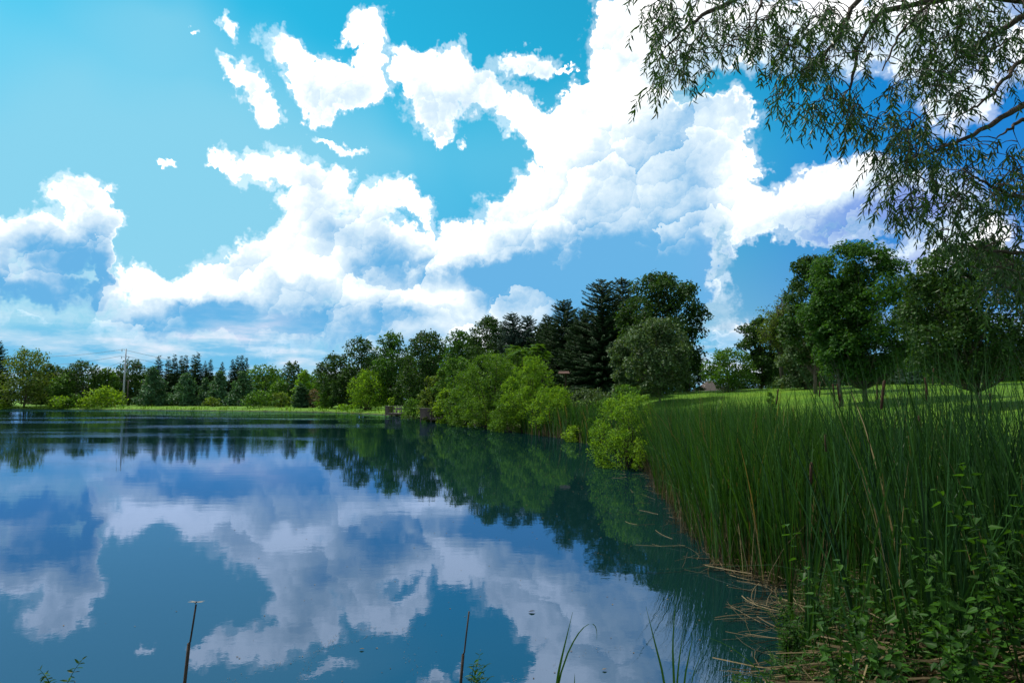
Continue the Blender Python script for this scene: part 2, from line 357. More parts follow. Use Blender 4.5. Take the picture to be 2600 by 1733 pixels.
# ------------------------------------------------------------------ ground form
SHORE = [(-260, 2.2), (-40, 2.6), (-12, 3.2), (-3, 3.6), (0.6, 4.0)]
_px = [(1940, 1760), (1985, 1699), (1972, 1650), (1968, 1610), (1990, 1560), (2035, 1490), (1960, 1462), (1880, 1440), (1850, 1400), (1790, 1350), (1745, 1285), (1700, 1250),
       (1685, 1205), (1640, 1180), (1560, 1150), (1490, 1124), (1430, 1112), (1367, 1104), (1289, 1091), (1204, 1080), (1150, 1073), (1100, 1066), (1030, 1057), (985, 1053.5), (900, 1049), (830, 1046),
       (700, 1044), (600, 1043), (450, 1041), (350, 1040), (200, 1039), (0, 1038), (-300, 1038)]
for a in _px: p = on_z(*a); SHORE.append((p.x, p.y))
SHORE += [(-260, 150)]
SH = np.array(SHORE)
def shore_dist(x, y):
    """signed distance to the waterline, positive on land"""
    x = np.atleast_1d(np.asarray(x, float)); y = np.atleast_1d(np.asarray(y, float))
    d = np.full(x.shape, 1e9); inside = np.zeros(x.shape, bool)
    for i in range(len(SH)):
        ax, ay = SH[i]; bx, by = SH[(i + 1) % len(SH)]
        ex, ey = bx - ax, by - ay; t = np.clip(((x - ax) * ex + (y - ay) * ey) / (ex * ex + ey * ey + 1e-12), 0, 1)
        d = np.minimum(d, np.hypot(x - ax - t * ex, y - ay - t * ey))
        c = ((ay > y) != (by > y))
        with np.errstate(divide='ignore', invalid='ignore'):
            inside ^= c & (x < (bx - ax) * (y - ay) / (by - ay + 1e-12) + ax)
    return np.where(inside, -d, d)
def sm(t): t = np.clip(t, 0, 1); return t * t * (3 - 2 * t)
def gz(x, y, s=None):
    sc = np.isscalar(x)
    x = np.atleast_1d(np.asarray(x, float)); y = np.atleast_1d(np.asarray(y, float))
    if s is None: s = shore_dist(x, y)
    sp = np.maximum(s, 0)
    hill = (1 - 0.62 * sm((y - 58) / 40)) * sm((x + 6) / 12 + 0.0) * sm((y - 2) / 9)
    z = 0.16 * sm(sp / 0.5) + 0.42 * sm((sp - 0.2) / 3.2) + 0.16 * sm(sp / 12) + hill * (1.95 * (1 - np.exp(-np.maximum(sp - 3.6, 0) / 6.0)) + 0.018 * np.clip(x - 13, 0, 40) + 0.55 * sm((y - 26) / 26))
    z = z + 0.035 * np.sin(x * 1.3 + 1.1 * np.sin(y * 0.7)) * np.sin(y * 1.1) * sm(sp / 2) * (y < 90)
    z = np.where(s < 0, np.maximum(-1.2, s * 0.35) - 0.03, z)
    return float(z[0]) if sc else z
def place(px, Y):
    """a point on the ground at forward distance Y in the column of photograph pixel px"""
    d = ray(px, 1013); x = d.x / d.y * Y; return Vector((x, Y, gz(float(x), float(Y))))
def hit(px, py, t0=3.0, t1=400.0):
    """where the line of sight through a photograph pixel meets the ground"""
    d = ray(px, py); t = np.concatenate([np.arange(t0, 60, 0.1), np.arange(60, t1, 0.5)])
    z = CAM_H + d.z * t; g = gz(d.x * t, d.y * t); k = np.argmax(g > z)
    return Vector((d.x * t[k], d.y * t[k], g[k]))

# ================================================================== the setting
def axis(vals):
    out = []
    for (a, b, st) in vals: out += list(np.arange(a, b, st))
    return np.array(out + [vals[-1][1]])
ax = axis([(-900, -260, 40), (-260, -100, 6), (-100, -20, 2.0), (-20, -4, 0.6), (-4, 14, 0.16), (14, 44, 0.6), (44, 120, 3), (120, 900, 40)])
ay = axis([(-60, 0, 4), (0, 3, 0.4), (3, 24, 0.16), (24, 60, 0.5), (60, 180, 1.5), (180, 300, 8), (300, 1500, 60)])
X, Y = np.meshgrid(ax, ay); S = shore_dist(X.ravel(), Y.ravel()); Z = gz(X.ravel(), Y.ravel(), S)
nx, ny = len(ax), len(ay)
i = (np.arange(ny - 1)[:, None] * nx + np.arange(nx - 1)[None, :]).ravel()
m, N, o = newmat('lawn_and_bank')
geo = N.new('ShaderNodeNewGeometry'); pos = geo.outputs['Position']
n1 = N.noise(pos, 0.35, 4.0, 0.6); n2 = N.noise(pos, 9.0, 6.0, 0.75); n3 = N.noise(pos, 60.0, 3.0, 0.7)
g1 = N.mix(N.maprange(n1, 0.35, 0.65), (0.065, 0.165, 0.006), (0.115, 0.225, 0.010))
g1 = N.mix(N.math('MULTIPLY', N.maprange(n2, 0.45, 0.62), 0.55), g1, (0.028, 0.080, 0.008))
g1 = N.mix(N.math('MULTIPLY', N.maprange(n3, 0.55, 0.72), 0.5), g1, (0.13, 0.20, 0.035))
at = N.new('ShaderNodeAttribute', attribute_name='shore'); sh_ = at.outputs['Fac']
mud = N.mix(N.maprange(n2, 0.35, 0.65), (0.016, 0.013, 0.008), (0.042, 0.034, 0.019))
mudmask = N.maprange(N.math('MULTIPLY_ADD', N.math('SUBTRACT', n2, 0.5), 2.0, sh_), 0.55, 0.0)
bmp = N.new('ShaderNodeBump'); bmp.inputs['Strength'].default_value = 0.8; bmp.inputs['Distance'].default_value = 0.06; N.l.new(N.math('ADD', n2, n3), bmp.inputs['Height'])
N.l.new(bsdf(N, N.mix(mudmask, g1, mud), 0.85, 0.15, bmp.outputs[0]), o.inputs[0])
b = Buf().add(np.stack([X.ravel(), Y.ravel(), Z], 1), np.stack([i, i + 1, i + nx + 1, i + nx], 1))
ground = tag(b.build('ground', m, smooth=True), kind='structure')
# distance from the waterline in metres; muddy strip on the planted bank, narrower by the far shore
att = ground.data.attributes.new('shore', 'FLOAT', 'POINT')
near = (Y.ravel() < 24) & (X.ravel() > -3)
att.data.foreach_set('value', np.where(near, (S - 2.6) / 3.5, S / 2.0).astype(np.float32))

# the pond
m, N, o = newmat('pond_water')
geo = N.new('ShaderNodeNewGeometry'); pos = geo.outputs['Position']
sp_ = N.new('ShaderNodeSeparateXYZ'); N.l.new(pos, sp_.inputs[0])
fine_ = N.noise(N.vmath('MULTIPLY', pos, (1.0, 1.0, 1.0)), 7.0, 3.0, 0.55)
swell = N.noise(N.vmath('MULTIPLY', pos, (0.45, 1.0, 1.0)), 1.3, 2.0, 0.5)
patch = N.noise(N.vmath('MULTIPLY', pos, (0.25, 1.0, 1.0)), 0.11, 2.0, 0.5)
farm = N.maprange(sp_.outputs[1], 26.0, 75.0)                      # the breeze reaches the open middle only
leftm = N.maprange(N.math('MULTIPLY_ADD', sp_.outputs[1], 0.10, sp_.outputs[0]), 2.0, -9.0)
breeze = N.math('MULTIPLY', N.math('MULTIPLY', farm, leftm), N.maprange(patch, 0.46, 0.60, 0.12, 2.6))
breeze = N.math('ADD', breeze, N.math('MULTIPLY', N.math('MULTIPLY', N.maprange(sp_.outputs[1], 130.0, 142.0), N.maprange(sp_.outputs[0], -56.0, -70.0)), 6.0))
hgt = N.math('ADD', N.math('MULTIPLY', fine_, N.math('MULTIPLY_ADD', breeze, 0.006, 0.00035)), N.math('MULTIPLY', swell, N.math('MULTIPLY_ADD', breeze, 0.010, 0.0016)))
bp = N.new('ShaderNodeBump'); bp.inputs['Strength'].default_value = 1.0; bp.inputs['Distance'].default_value = 1.0; N.l.new(hgt, bp.inputs['Height'])
fr = N.new('ShaderNodeFresnel'); fr.inputs['IOR'].default_value = 2.6; N.l.new(bp.outputs[0], fr.inputs['Normal'])
gl = N.new('ShaderNodeBsdfGlossy'); gl.inputs['Roughness'].default_value = 0.015; gl.inputs['Color'].default_value = (0.50, 0.66, 1.0, 1); N.l.new(bp.outputs[0], gl.inputs['Normal'])
body = N.new('ShaderNodeBsdfDiffuse'); body.inputs['Color'].default_value = (0.003, 0.019, 0.019, 1)
mx_ = N.new('ShaderNodeMixShader'); N.l.new(fr.outputs[0], mx_.inputs[0]); N.l.new(body.outputs[0], mx_.inputs[1]); N.l.new(gl.outputs[0], mx_.inputs[2]); N.l.new(mx_.outputs[0], o.inputs[0])
wx = np.array([-420, 60.0]); wy = np.array([1.0, 200.0])
tag(Buf().add([(-420, 1, 0), (60, 1, 0), (60, 200, 0), (-420, 200, 0)], [(0, 1, 2, 3)]).build('water', m), kind='structure')

# ================================================================== tree and shrub builders
def profile(shape, t):
    if shape == 'round': return np.sqrt(np.clip(1 - (2 * t - 1) ** 2, 0, 1)) ** 0.9
    if shape == 'oval': return np.clip(1 - np.abs(2 * t ** .92 - 1) ** 2.6, 0, 1) ** 0.55
    if shape == 'dome': return np.clip(1 - t ** 2.8, 0, 1) ** 0.5 * (0.78 + 0.22 * sm(t / 0.25))
    if shape == 'cone': return np.clip(1.02 - t, 0, 1) ** 0.85 * (0.6 + 0.4 * sm(t / 0.12))
    if shape == 'column': return np.clip(1 - t ** 4.5, 0, 1) ** 0.5 * (0.72 + 0.28 * sm(t / 0.2))
    if shape == 'vase': return np.clip(np.sin(pi * np.clip(t, 0, 1) ** 1.30), 0, 1) ** 0.48
    return np.ones_like(t)

def curve(a, b, bend, n=5):
    a = np.asarray(a, float); b = np.asarray(b, float); t = np.linspace(0, 1, n)[:, None]
    return a + (b - a) * t + np.asarray(bend)[None, :] * (4 * t * (1 - t))

def broadleaf(name, label, cat, px, Y, top, half, mat, shape='oval', base=0.22, lobes=34, leaf='oval', dens=1.0, size=1.0, bark='bark', squash=1.0,
              trunk_px=None, lean=0, loose=0.0, group=None, lobe=0.30, x=None, up=0.2, holes=0.0, stems=1, top_bias=0.0, depth=1.0):
    """one tree: a trunk with limbs running to lobes of foliage spread over the crown's envelope"""
    g = place(px, Y) if x is None else Vector((x, Y, gz(x, Y)))
    H = at_y(px, top, Y).z - g.z; R = (1.10 if stems == 1 else 1.25) * half / FPX * Y
    root = thing(name, label, cat, g, 0, group)
    s0 = max(0.085, Y / 682 * 2.1) * size
    z0 = H * base; Hc = H - z0
    wood = Buf(); cr = Buf()
    r0 = max(0.02, H * 0.012) if stems == 1 else H * 0.008
    tp = np.array([(lean * R * t + 0.02 * H * sin(5 * t + px), 0.02 * H * cos(4 * t + px), H * 0.86 * t - 0.25 * (t == 0)) for t in np.linspace(0, 1, 7)])
    if stems == 1: wood.tube(tp, r0 * np.array([1.35, 1.0, .85, .66, .45, .28, .10]), 8)
    k = lobes
    t = (np.arange(k) + rng.random(k)) / k; t = np.clip(t ** (1.0 - 0.35 * top_bias), 0.02, 0.98)
    ang = np.arange(k) * 2.399 + rng.normal(0, .4, k)
    pr = profile(shape, t) * R
    rad = pr * np.where(rng.random(k) < 0.28, rng.uniform(0.1, 0.45, k), rng.uniform(0.60, 0.86, k))
    lr = R * lobe * 1.18 * rng.uniform(0.7, 1.25, k) * (0.55 + 0.45 * profile(shape, t))
    C = np.stack([rad * np.cos(ang) + lean * R * t, rad * np.sin(ang) * depth, z0 + t * Hc * 0.97 - lr * 0.35], 1)
    C[:, 2] = np.clip(C[:, 2], z0 * 0.6 + lr * 0.25, H - lr * 0.75)
    A = pi * R * Hc / 2.0
    N_all = int(5.6 * dens * A / (s0 * s0 * 0.42)) ; w = lr ** 2; w = w / w.sum(); cnt = np.maximum(6, (N_all * w).astype(int))
    if stems > 1:      # ragged outline: some lobes are slim shoots that stand out of the mass
        out_ = rng.random(k) < 0.38; C[out_, :2] *= 1.22; C[out_, 2] += lr[out_] * .45; lr = np.where(out_, lr * .55, lr)
        C[:, 2] = np.minimum(C[:, 2], H - lr * 0.9)
    for j in range(k):
        if stems == 1:
            tz = np.clip((C[j][2] - 0.30 * Hc * rng.random() - rad[j] * 0.5) / (H * 0.86), base * 0.75, 0.93)
            st = np.array([np.interp(tz, np.linspace(0, 1, 7), tp[:, q]) for q in range(3)])
        else:
            a_ = rng.random() * 6.28; st = np.array((cos(a_) * R * 0.14, sin(a_) * R * 0.14, -0.1)); tz = 0.1
        if j % (2 if stems > 1 and k > 30 else 1) == 0:
            wood.tube(curve(st, C[j], (0, 0, -0.08 * np.linalg.norm(C[j] - st) if stems == 1 else 0.1), 5), r0 * (0.45 if stems == 1 else 0.8) * (1.1 - tz) * np.array([1, .8, .6, .4, .12]), 4)
        n = cnt[j]
        d = rdir(n); d[:, 2] = np.where(d[:, 2] < -0.35, -d[:, 2] * 0.6, d[:, 2]); d = unit(d)
        lump = 1 + 0.22 * np.sin(d[:, 0] * 5 + j) * np.sin(d[:, 1] * 5 + 2 * j) + 0.15 * np.sin(d[:, 2] * 7 + j)
        rr = lr[j] * lump * (rng.random(n) ** (0.27)) * (1 + loose * rng.normal(0, 0.35, n))
        P = C[j] + d * rr[:, None] * np.array([1, 1, squash])
        if holes:
            h = np.sin(P[:, 0] * 2.3 / R * 3) * np.sin(P[:, 2] * 2.1 / R * 3 + 1) * np.sin(P[:, 1] * 2 / R * 3)
            keep = h < (0.55 - holes); P = P[keep]; d = d[keep]; n = len(P)
        nrm = unit(d * 1.25 + rdir(n) * 0.75 + np.array([0, 0, up]))
        al = unit(rdir(n) * 0.8 + d * 0.6 + np.array([0, 0, -0.35 if leaf != 'lance' else 0.25]))
        leaves(cr, leaf if s0 < 0.22 * max(size, 1) or leaf in ('lance', 'needle') else 'quad', P, al, nrm, s0 * rng.uniform(0.65, 1.35, n), 1.0 if leaf != 'lance' else 2.2)
    wood.build('trunk' if stems == 1 else 'stems', M[bark], root, smooth=True)
    cr.build('crown' if stems == 1 else 'foliage', M[mat], root)
    return root

def conifer(name, label, px, Y, top, half, mat='spruce', dens=1.0, droop=0.25, group=None, base=0.05, tip=1.0, x=None, hang=0.3):
    g = place(px, Y) if x is None else Vector((x, Y, gz(x, Y)))
    H = at_y(px, top, Y).z - g.z; R = half / FPX * Y
    root = thing(name, label, 'conifer', g, 0, group)
    wood = Buf(); cr = Buf()
    wood.tube([(0, 0, -0.2), (0.01 * H, 0, H * .5), (0, 0, H * 0.99)], [H * .018, H * .010, H * .002], 7)
    s0 = max(0.10, Y / 682 * 1.9)
    nl = int(np.clip(H / (s0 * 0.85), 18, 60))
    for li in range(nl):
        t = li / (nl - 1); z = H * (base + (1 - base) * t)
        L = 1.3 * R * (1 - t) ** (0.80 * tip) * (0.55 + 0.45 * min(1, t / 0.10 + 0.5)) * rng.uniform(.78, 1.12) + s0 * 0.4
        nb = int(np.clip(4 + 7 * (1 - t) + 2, 5, 12))
        for bi in range(nb):
            a = bi * 6.283 / nb + li * 1.1 + rng.normal(0, .3); l = L * rng.uniform(0.55, 1.18)
            dr = droop * (1 - t) - 0.25 * t
            tt = np.linspace(0, 1, 5)
            P = np.stack([np.cos(a) * l * tt, np.sin(a) * l * tt, z + rng.normal(0, H / nl * .5) - l * dr * tt + 0.18 * l * tt ** 3], 1)
            if l > s0 * 2 and bi % 2 == 0: wood.tube(P, np.linspace(H * .004, H * .0008, 5), 3, cap=False)
            n = int(max(5, dens * 12.0 * l / s0)); u = rng.random(n) ** 0.7
            Q = np.stack([np.interp(u, tt, P[:, c]) for c in range(3)], 1)
            out = np.array((cos(a), sin(a), 0)); sd = np.array((-sin(a), cos(a), 0)); sg = rng.choice((-1, 1), n)[:, None]
            al = unit(out * rng.uniform(0.3, 1, n)[:, None] + sd * sg * rng.uniform(0.2, 1.0, n)[:, None] + np.array([0, 0, 1]) * rng.normal(-hang + 0.3 * t, 0.25, n)[:, None])
            leaves(cr, 'quad', Q + rng.normal(0, s0 * .12, (n, 3)), al, unit(np.array([0, 0, 1.0]) + rdir(n) * 0.6 + out * 0.5), s0 * rng.uniform(0.7, 1.4, n) * (1.1 - 0.45 * t), 0.55)
    leaves(cr, 'quad', np.array([[0, 0, H * 0.985]] * 3), unit(np.array([[0, 0, 1.0]] * 3) + rng.normal(0, .08, (3, 3))), rdir(3), s0 * 1.2, 0.4)
    wood.build('trunk', M['bark_dark'], root, smooth=True); cr.build('crown', M[mat], root)
    return root

def shrub(name, label, px, Y, top, half, mat='light', lobes=22, cat='bush', **kw):
    kw.setdefault('leaf', 'lance'); kw.setdefault('shape', 'dome')
    kw.setdefault('squash', 1.5); kw['lobe'] = kw.get('lobe', 0.30) * .80; lobes = int(lobes * 1.5); kw.setdefault('loose', .22); kw.setdefault('base', 0.02)
    return broadleaf(name, label, cat, px, Y, top, half, mat, lobes=lobes, stems=3, bark='bark_dark', **kw)

# ================================================================== trees of the far shore, left to right
BF = broadleaf
conifer('spruce_tree', 'dark spruce cut by the left edge of the photo beyond the pond', -8, 176, 868, 34, group=None)
BF('loose_tree', 'tall light green airy tree at the far left shore', 'tree', 62, 172, 884, 58, 'olive', 'dome', 0.12, 34, dens=0.85, loose=0.5, up=.4)
BF('broadleaf_tree', 'dark rounded tree just right of the airy light green tree', 'tree', 128, 182, 922, 44, 'dark', 'dome', 0.05, 26)
BF('broadleaf_tree', 'small brownish green tree sloping down beside the round dark tree', 'tree', 158, 172, 950, 34, 'mid', 'dome', 0.05, 22)
BF('broadleaf_tree', 'round domed dark tree between bushes and the tall steel pole', 'tree', 206, 178, 917, 48, 'dark', 'round', 0.03, 34, top_bias=.3)
BF('broadleaf_tree', 'low mid green tree behind the big light green shore bush', 'tree', 272, 182, 934, 36, 'mid', 'dome', 0.05, 24)
BF('broadleaf_tree', 'tall dark tree standing right behind the steel power pole', 'tree', 330, 186, 911, 36, 'dark', 'column', 0.05, 30, holes=.1)
BF('broadleaf_tree', 'low green tree filling the gap left of the spruce row', 'tree', 372, 190, 945, 26, 'mid', 'dome', 0.03, 18)
for (px, Y, top, hw, lab) in [(399, 184, 905, 19, 'single spruce at the left end of the far row, apart from the rest'), (424, 186, 908, 15, 'slim spruce just right of the row\'s first lone spruce'),
    (440, 184, 903, 17, 'tall spruce in the far row behind the first fluffy pine'), (457, 188, 906, 14, 'thin spruce tip squeezed between two taller ones in the far row'),
    (468, 184, 904, 16, 'spruce in the middle of the far row left of the twin tips'), (489, 186, 903, 15, 'left one of the twin tallest spruces in the far row'),
    (499, 184, 898, 17, 'right one of the twin tallest spruces in the far row'), (518, 186, 920, 15, 'shorter spruce just right of the twin tallest ones'),
    (531, 188, 916, 12, 'narrow spruce tip ending the left part of the spruce row'), (561, 184, 922, 15, 'low lone spruce tip in the dip between the two spruce groups'),
    (588, 186, 914, 14, 'first spruce of the tight right-hand spruce group'), (600, 188, 906, 14, 'second spruce of the tight right-hand spruce group'),
    (611, 184, 904, 15, 'tallest spruce of the tight right-hand spruce group'), (622, 186, 911, 15, 'last spruce of the tight group, beside the yellowish tree')]:
    conifer('spruce_tree', lab, px, Y, top, hw, group='spruces in a row beyond the pond', dens=1.1)
def pine(label, px, Y, top, hw):
    return BF('pine_tree', label, 'conifer', px, Y, top, hw, 'pine', 'cone', 0.02, 30, lobe=0.27, squash=.75, up=.6, leaf='quad', bark='bark_dark', group='fluffy pines on the far shore')
pine('broad fluffy pine right of the poles, first in front of the spruces', 385, 172, 928, 46)
pine('fluffy pine in front of the tall spruces, second from the poles', 470, 170, 946, 46)
pine('small fluffy pine with a low rounded top, third from the poles', 520, 174, 958, 26)
pine('fluffy pine beneath the low lone spruce tip', 556, 172, 940, 36)
pine('dark fluffy pine in front of the tight spruce group', 615, 170, 942, 42)
BF('broadleaf_tree', 'wide rounded yellow green tree just right of the spruces', 'tree', 672, 178, 926, 44, 'mid', 'round', 0.04, 36)
BF('broadleaf_tree', 'dark ball-topped tree standing above its lighter neighbours', 'tree', 742, 170, 916, 30, 'dark', 'column', 0.08, 30)
BF('broadleaf_tree', 'low olive tree at the foot of the dark ball-topped tree', 'tree', 712, 166, 962, 30, 'mid', 'dome', 0.05, 22)
BF('broadleaf_tree', 'bright yellow green tree behind the small cone-shaped evergreen', 'tree', 770, 160, 938, 34, 'light', 'cone', 0.06, 30, dens=.9)
BF('broadleaf_tree', 'distant pale green tree in the dip of the tree line', 'tree', 812, 185, 936, 36, 'mid', 'dome', 0.04, 26)
BF('broadleaf_tree', 'dark tree with visible trunk left of the taller black-green one', 'tree', 846, 138, 897, 42, 'dark', 'oval', 0.24, 34, lean=0.1, holes=.05)
BF('broadleaf_tree', 'tall blackish tree with sky showing through its top', 'tree', 917, 136, 855, 48, 'dark', 'round', 0.10, 52, dens=1.0, holes=.08)
BF('broadleaf_tree', 'low dark tree under the tall blackish one', 'tree', 878, 134, 952, 34, 'dark', 'dome', 0.03, 22)
BF('broadleaf_tree', 'slender tall green tree behind the light willow bush', 'tree', 995, 124, 840, 48, 'maple', 'round', 0.06, 52, top_bias=.2)
BF('broadleaf_tree', 'big double-crowned tree above the two fishing docks', 'tree', 1080, 112, 838, 62, 'dark', 'round', 0.04, 72, lobe=.25, dens=1.15)
BF('broadleaf_tree', 'dark low tree in the shade behind the left dock', 'tree', 1040, 118, 935, 50, 'dark', 'dome', 0.16, 30)
BF('broadleaf_tree', 'lower green shoulder of trees left of the tall rounded tree', 'tree', 1168, 92, 834, 46, 'maple', 'oval', 0.04, 44)
BF('broadleaf_tree', 'tall rounded dark tree left of the blue spruce', 'tree', 1240, 86, 798, 58, 'dark', 'oval', 0.05, 66, lobe=.26, dens=1.1)
conifer('blue_spruce', 'grey blue spruce with a broken top behind the willow bushes', 1300, 82, 797, 54, 'blue', 1.8, .15, tip=.6, base=.1)
conifer('blue_spruce', 'second grey blue spruce, right one of the pair', 1340, 84, 804, 50, 'blue', 1.8, .15, tip=.6)
conifer('spruce_tree', 'small dark spruce tip right of the blue spruces', 1380, 82, 812, 34, 'spruce', 1.1, .2)
conifer('spruce_tree', 'dark spruce with a leaning tip beside the tallest spruces', 1434, 72, 764, 70, 'spruce', 1.8, .40, tip=.62, hang=.5)
conifer('spruce_tree', 'dark spruce filling in behind the leaning tip and blue spruces', 1395, 78, 806, 66, 'spruce', 1.7, .35, tip=.6)
conifer('spruce_tree', 'broad dark spruce shoulder under the leaning tip', 1484, 66, 786, 64, 'spruce', 1.8, .45, tip=.6, hang=.6)
conifer('spruce_tree', 'tallest drooping spruce, left of the big maple', 1532, 64, 712, 84, 'spruce', 1.9, .50, tip=.60, hang=.7)
conifer('spruce_tree', 'drooping spruce half hidden behind the big maple', 1584, 66, 708, 80, 'spruce', 1.9, .45, tip=.62, hang=.6)
BF('maple_tree', 'big dark maple whose crown tops the conifer group', 'tree', 1682, 56, 688, 106, 'dark', 'oval', 0.12, 90, 'maple', lobe=.21, holes=.04, top_bias=.25)
BF('maple_tree', 'smaller silvery green maple standing before the big dark one', 'tree', 1672, 46, 804, 84, 'silver', 'oval', 0.14, 70, 'maple', lobe=.22, bark='bark_grey')
BF('maple_tree', 'low left-reaching silvery maple between spruce and small maple', 'tree', 1604, 52, 850, 56, 'silver', 'oval', 0.10, 40, 'maple', lobe=.24)
BF('broadleaf_tree', 'dark undergrowth tree closing the gap right of the big maple', 'tree', 1752, 60, 880, 34, 'dark', 'dome', 0.03, 26)
# behind the lawn
BF('round_tree', 'small rounded tree beside the brown shed roof', 'tree', 1850, 50, 886, 60, 'mid', 'round', 0.10, 46, lobe=.24)
BF('broadleaf_tree', 'mid green tree left of the half bare tree', 'tree', 1935, 54, 802, 58, 'dark', 'oval', 0.08, 46, 'maple', lobe=.24, holes=.1, loose=.3)
BF('broadleaf_tree', 'silvery leaved tree behind the front maple on the lawn', 'tree', 2045, 46, 800, 76, 'silver', 'dome', 0.05, 60, 'maple', lobe=.22)
BF('maple_tree', 'tall maple rising behind and left of the front maple', 'tree', 2078, 40, 642, 82, 'dark', 'oval', 0.20, 66, 'maple', lobe=.22, holes=.08, top_bias=.3)
h1 = hit(2140, 1031); h2 = hit(2194, 1026); h3 = hit(2476, 1035)
BF('maple_tree', 'leaning slim maple just left of the front maple trunk', 'tree', 2140, h1.y, 700, 70, 'maple', 'oval', 0.28, 46, 'maple', lobe=.24, bark='bark_grey', lean=-.15)
BF('maple_tree', 'front green maple with a full egg-shaped crown on the lawn', 'tree', 2188, h2.y + .5, 610, 136, 'maple', 'oval', 0.15, 120, 'maple', lobe=.185, bark='bark_grey', dens=1.05, holes=.05)
BF('maple_tree', 'dark broad maple at the right edge of the lawn', 'tree', 2478, h3.y, 606, 165, 'dark', 'oval', 0.16, 125, 'maple', lobe=.19, bark='bark', dens=1.0, holes=.03)
BF('maple_tree', 'shadowed maple filling the gap between the two lawn maples', 'tree', 2390, 44, 690, 90, 'dark', 'oval', 0.12, 60, 'maple', lobe=.22, holes=.12)
conifer('blue_spruce', 'small blue spruce between the trunks at the lawn edge', 2312, 50, 905, 34, 'blue', 1.0, .15)
conifer('spruce_tree', 'dark brownish conifer left of the small blue spruce', 2268, 52, 915, 40, 'spruce', 1.0, .2)
for (px, Y, top, hw, mt, lab) in [(2010, 60, 890, 70, 'dark', 'dark hedge-like tree behind the lawn below the half bare tree'), (2120, 58, 900, 66, 'dark', 'dark low tree behind the front maple trunk'),
    (2220, 56, 905, 60, 'mid', 'low green tree seen between the lawn trunks'), (2370, 54, 900, 66, 'mid', 'low green tree right of the small blue spruce'),
    (2450, 56, 890, 70, 'dark', 'dark low tree behind the broad right-hand maple'), (2545, 54, 875, 72, 'dark', 'low dark tree behind the lawn near the right edge'), (2650, 52, 880, 80, 'dark', 'dark tree cut by the right edge behind the lawn')]:
    BF('broadleaf_tree', lab, 'tree', px, Y, top, hw, mt, 'dome', 0.03, 30, holes=.03)

# half bare tree: long twiggy grey limbs over thin brown-green foliage
g = place(1990, 49); root = thing('half_bare_tree', 'thin half dead tree with bare twiggy top behind the lawn', 'tree', g)
H = at_y(1990, 695, 49).z - g.z; wd = Buf(); fo = Buf()
tp = [np.array((0.0, 0, -.2)), np.array((-.15, 0, H * .25)), np.array((-.05, 0, H * .5)), np.array((-.3, 0, H * .72))]
wd.tube(tp, [.17, .13, .10, .05], 7)
for k in range(34):
    t = .30 + .6 * rng.random(); b0 = np.array([np.interp(t, [0, .35, .65, 1], [p[c] for p in tp]) for c in range(3)])
    a = rng.random() * 6.28; L = rng.uniform(1.2, 3.0) * (1.15 - .4 * t)
    e = b0 + np.array((cos(a) * L * .75 + (.2 if k % 3 else .7), sin(a) * L * .5, L * rng.uniform(.5, 1.0))); e[2] = min(e[2], H * .99)
    P = curve(b0, e, (0, 0, .3), 6); wd.tube(P, [.05, .04, .03, .022, .015, .008], 4, cap=False)
    for q in range(16):
        s_ = P[rng.integers(2, 6)]; e2 = s_ + rdir(1)[0] * rng.uniform(.4, .9) + np.array((0, 0, .12)); mid = curve(s_, e2, rdir(1)[0] * .08, 4)
        wd.tube(mid, [.017, .014, .012, .009], 3, cap=False)
        if e2[2] < H * .72 or rng.random() < .3:
            n = 14 if e2[2] < H * .7 else 5; Q = np.repeat(mid[1:], 5, 0)[:n] + rng.normal(0, .16, (min(n, 15), 3))
            leaves(fo, 'oval', Q, rdir(len(Q)), rdir(len(Q)), .13)
wd.build('trunk', M['bark_grey'], root, smooth=True); fo.build('crown', M['olive'], root)

# trees further back that close the skyline
bgp = [(-30, 205, 930, 50), (100, 215, 938, 45), (170, 212, 945, 45), (245, 215, 948, 50), (300, 210, 940, 40), (360, 214, 955, 45), (450, 212, 948, 50), (540, 214, 952, 55), (640, 210, 952, 50), (700, 214, 950, 45),
       (790, 208, 955, 50), (835, 200, 948, 45), (880, 190, 930, 50), (960, 170, 900, 60), (1040, 165, 905, 60), (1130, 150, 880, 60), (1200, 130, 860, 60), (1290, 100, 840, 70), (1380, 95, 830, 70), (1470, 90, 810, 70), (1560, 85, 790, 80), (1640, 80, 800, 80), (1740, 80, 900, 50), (1880, 74, 940, 70), (1990, 80, 900, 80), (2110, 80, 890, 80), (2240, 78, 900, 80), (2360, 78, 880, 80), (2480, 76, 870, 80), (2600, 76, 860, 80)]
proto = None
for j, (px, Y, top, hw) in enumerate(bgp):
    if proto is None:
        proto = BF('background_tree', None, 'tree', px, Y, top, hw, 'dark', 'dome', 0.02, 40, group='trees closing the gaps far behind'); o = proto; H0 = at_y(px, top, Y).z - proto.location.z; R0 = hw / FPX * Y
    else:
        o = copy_tree(proto); p = place(px, Y); o.location = p; o.rotation_euler[2] = j * 1.7
        hh = at_y(px, top, Y).z - p.z; rr = hw / FPX * Y; o.scale = (rr / R0, rr / R0, hh / H0)
    o['label'] = 'dark tree far back, only its top showing between nearer crowns'

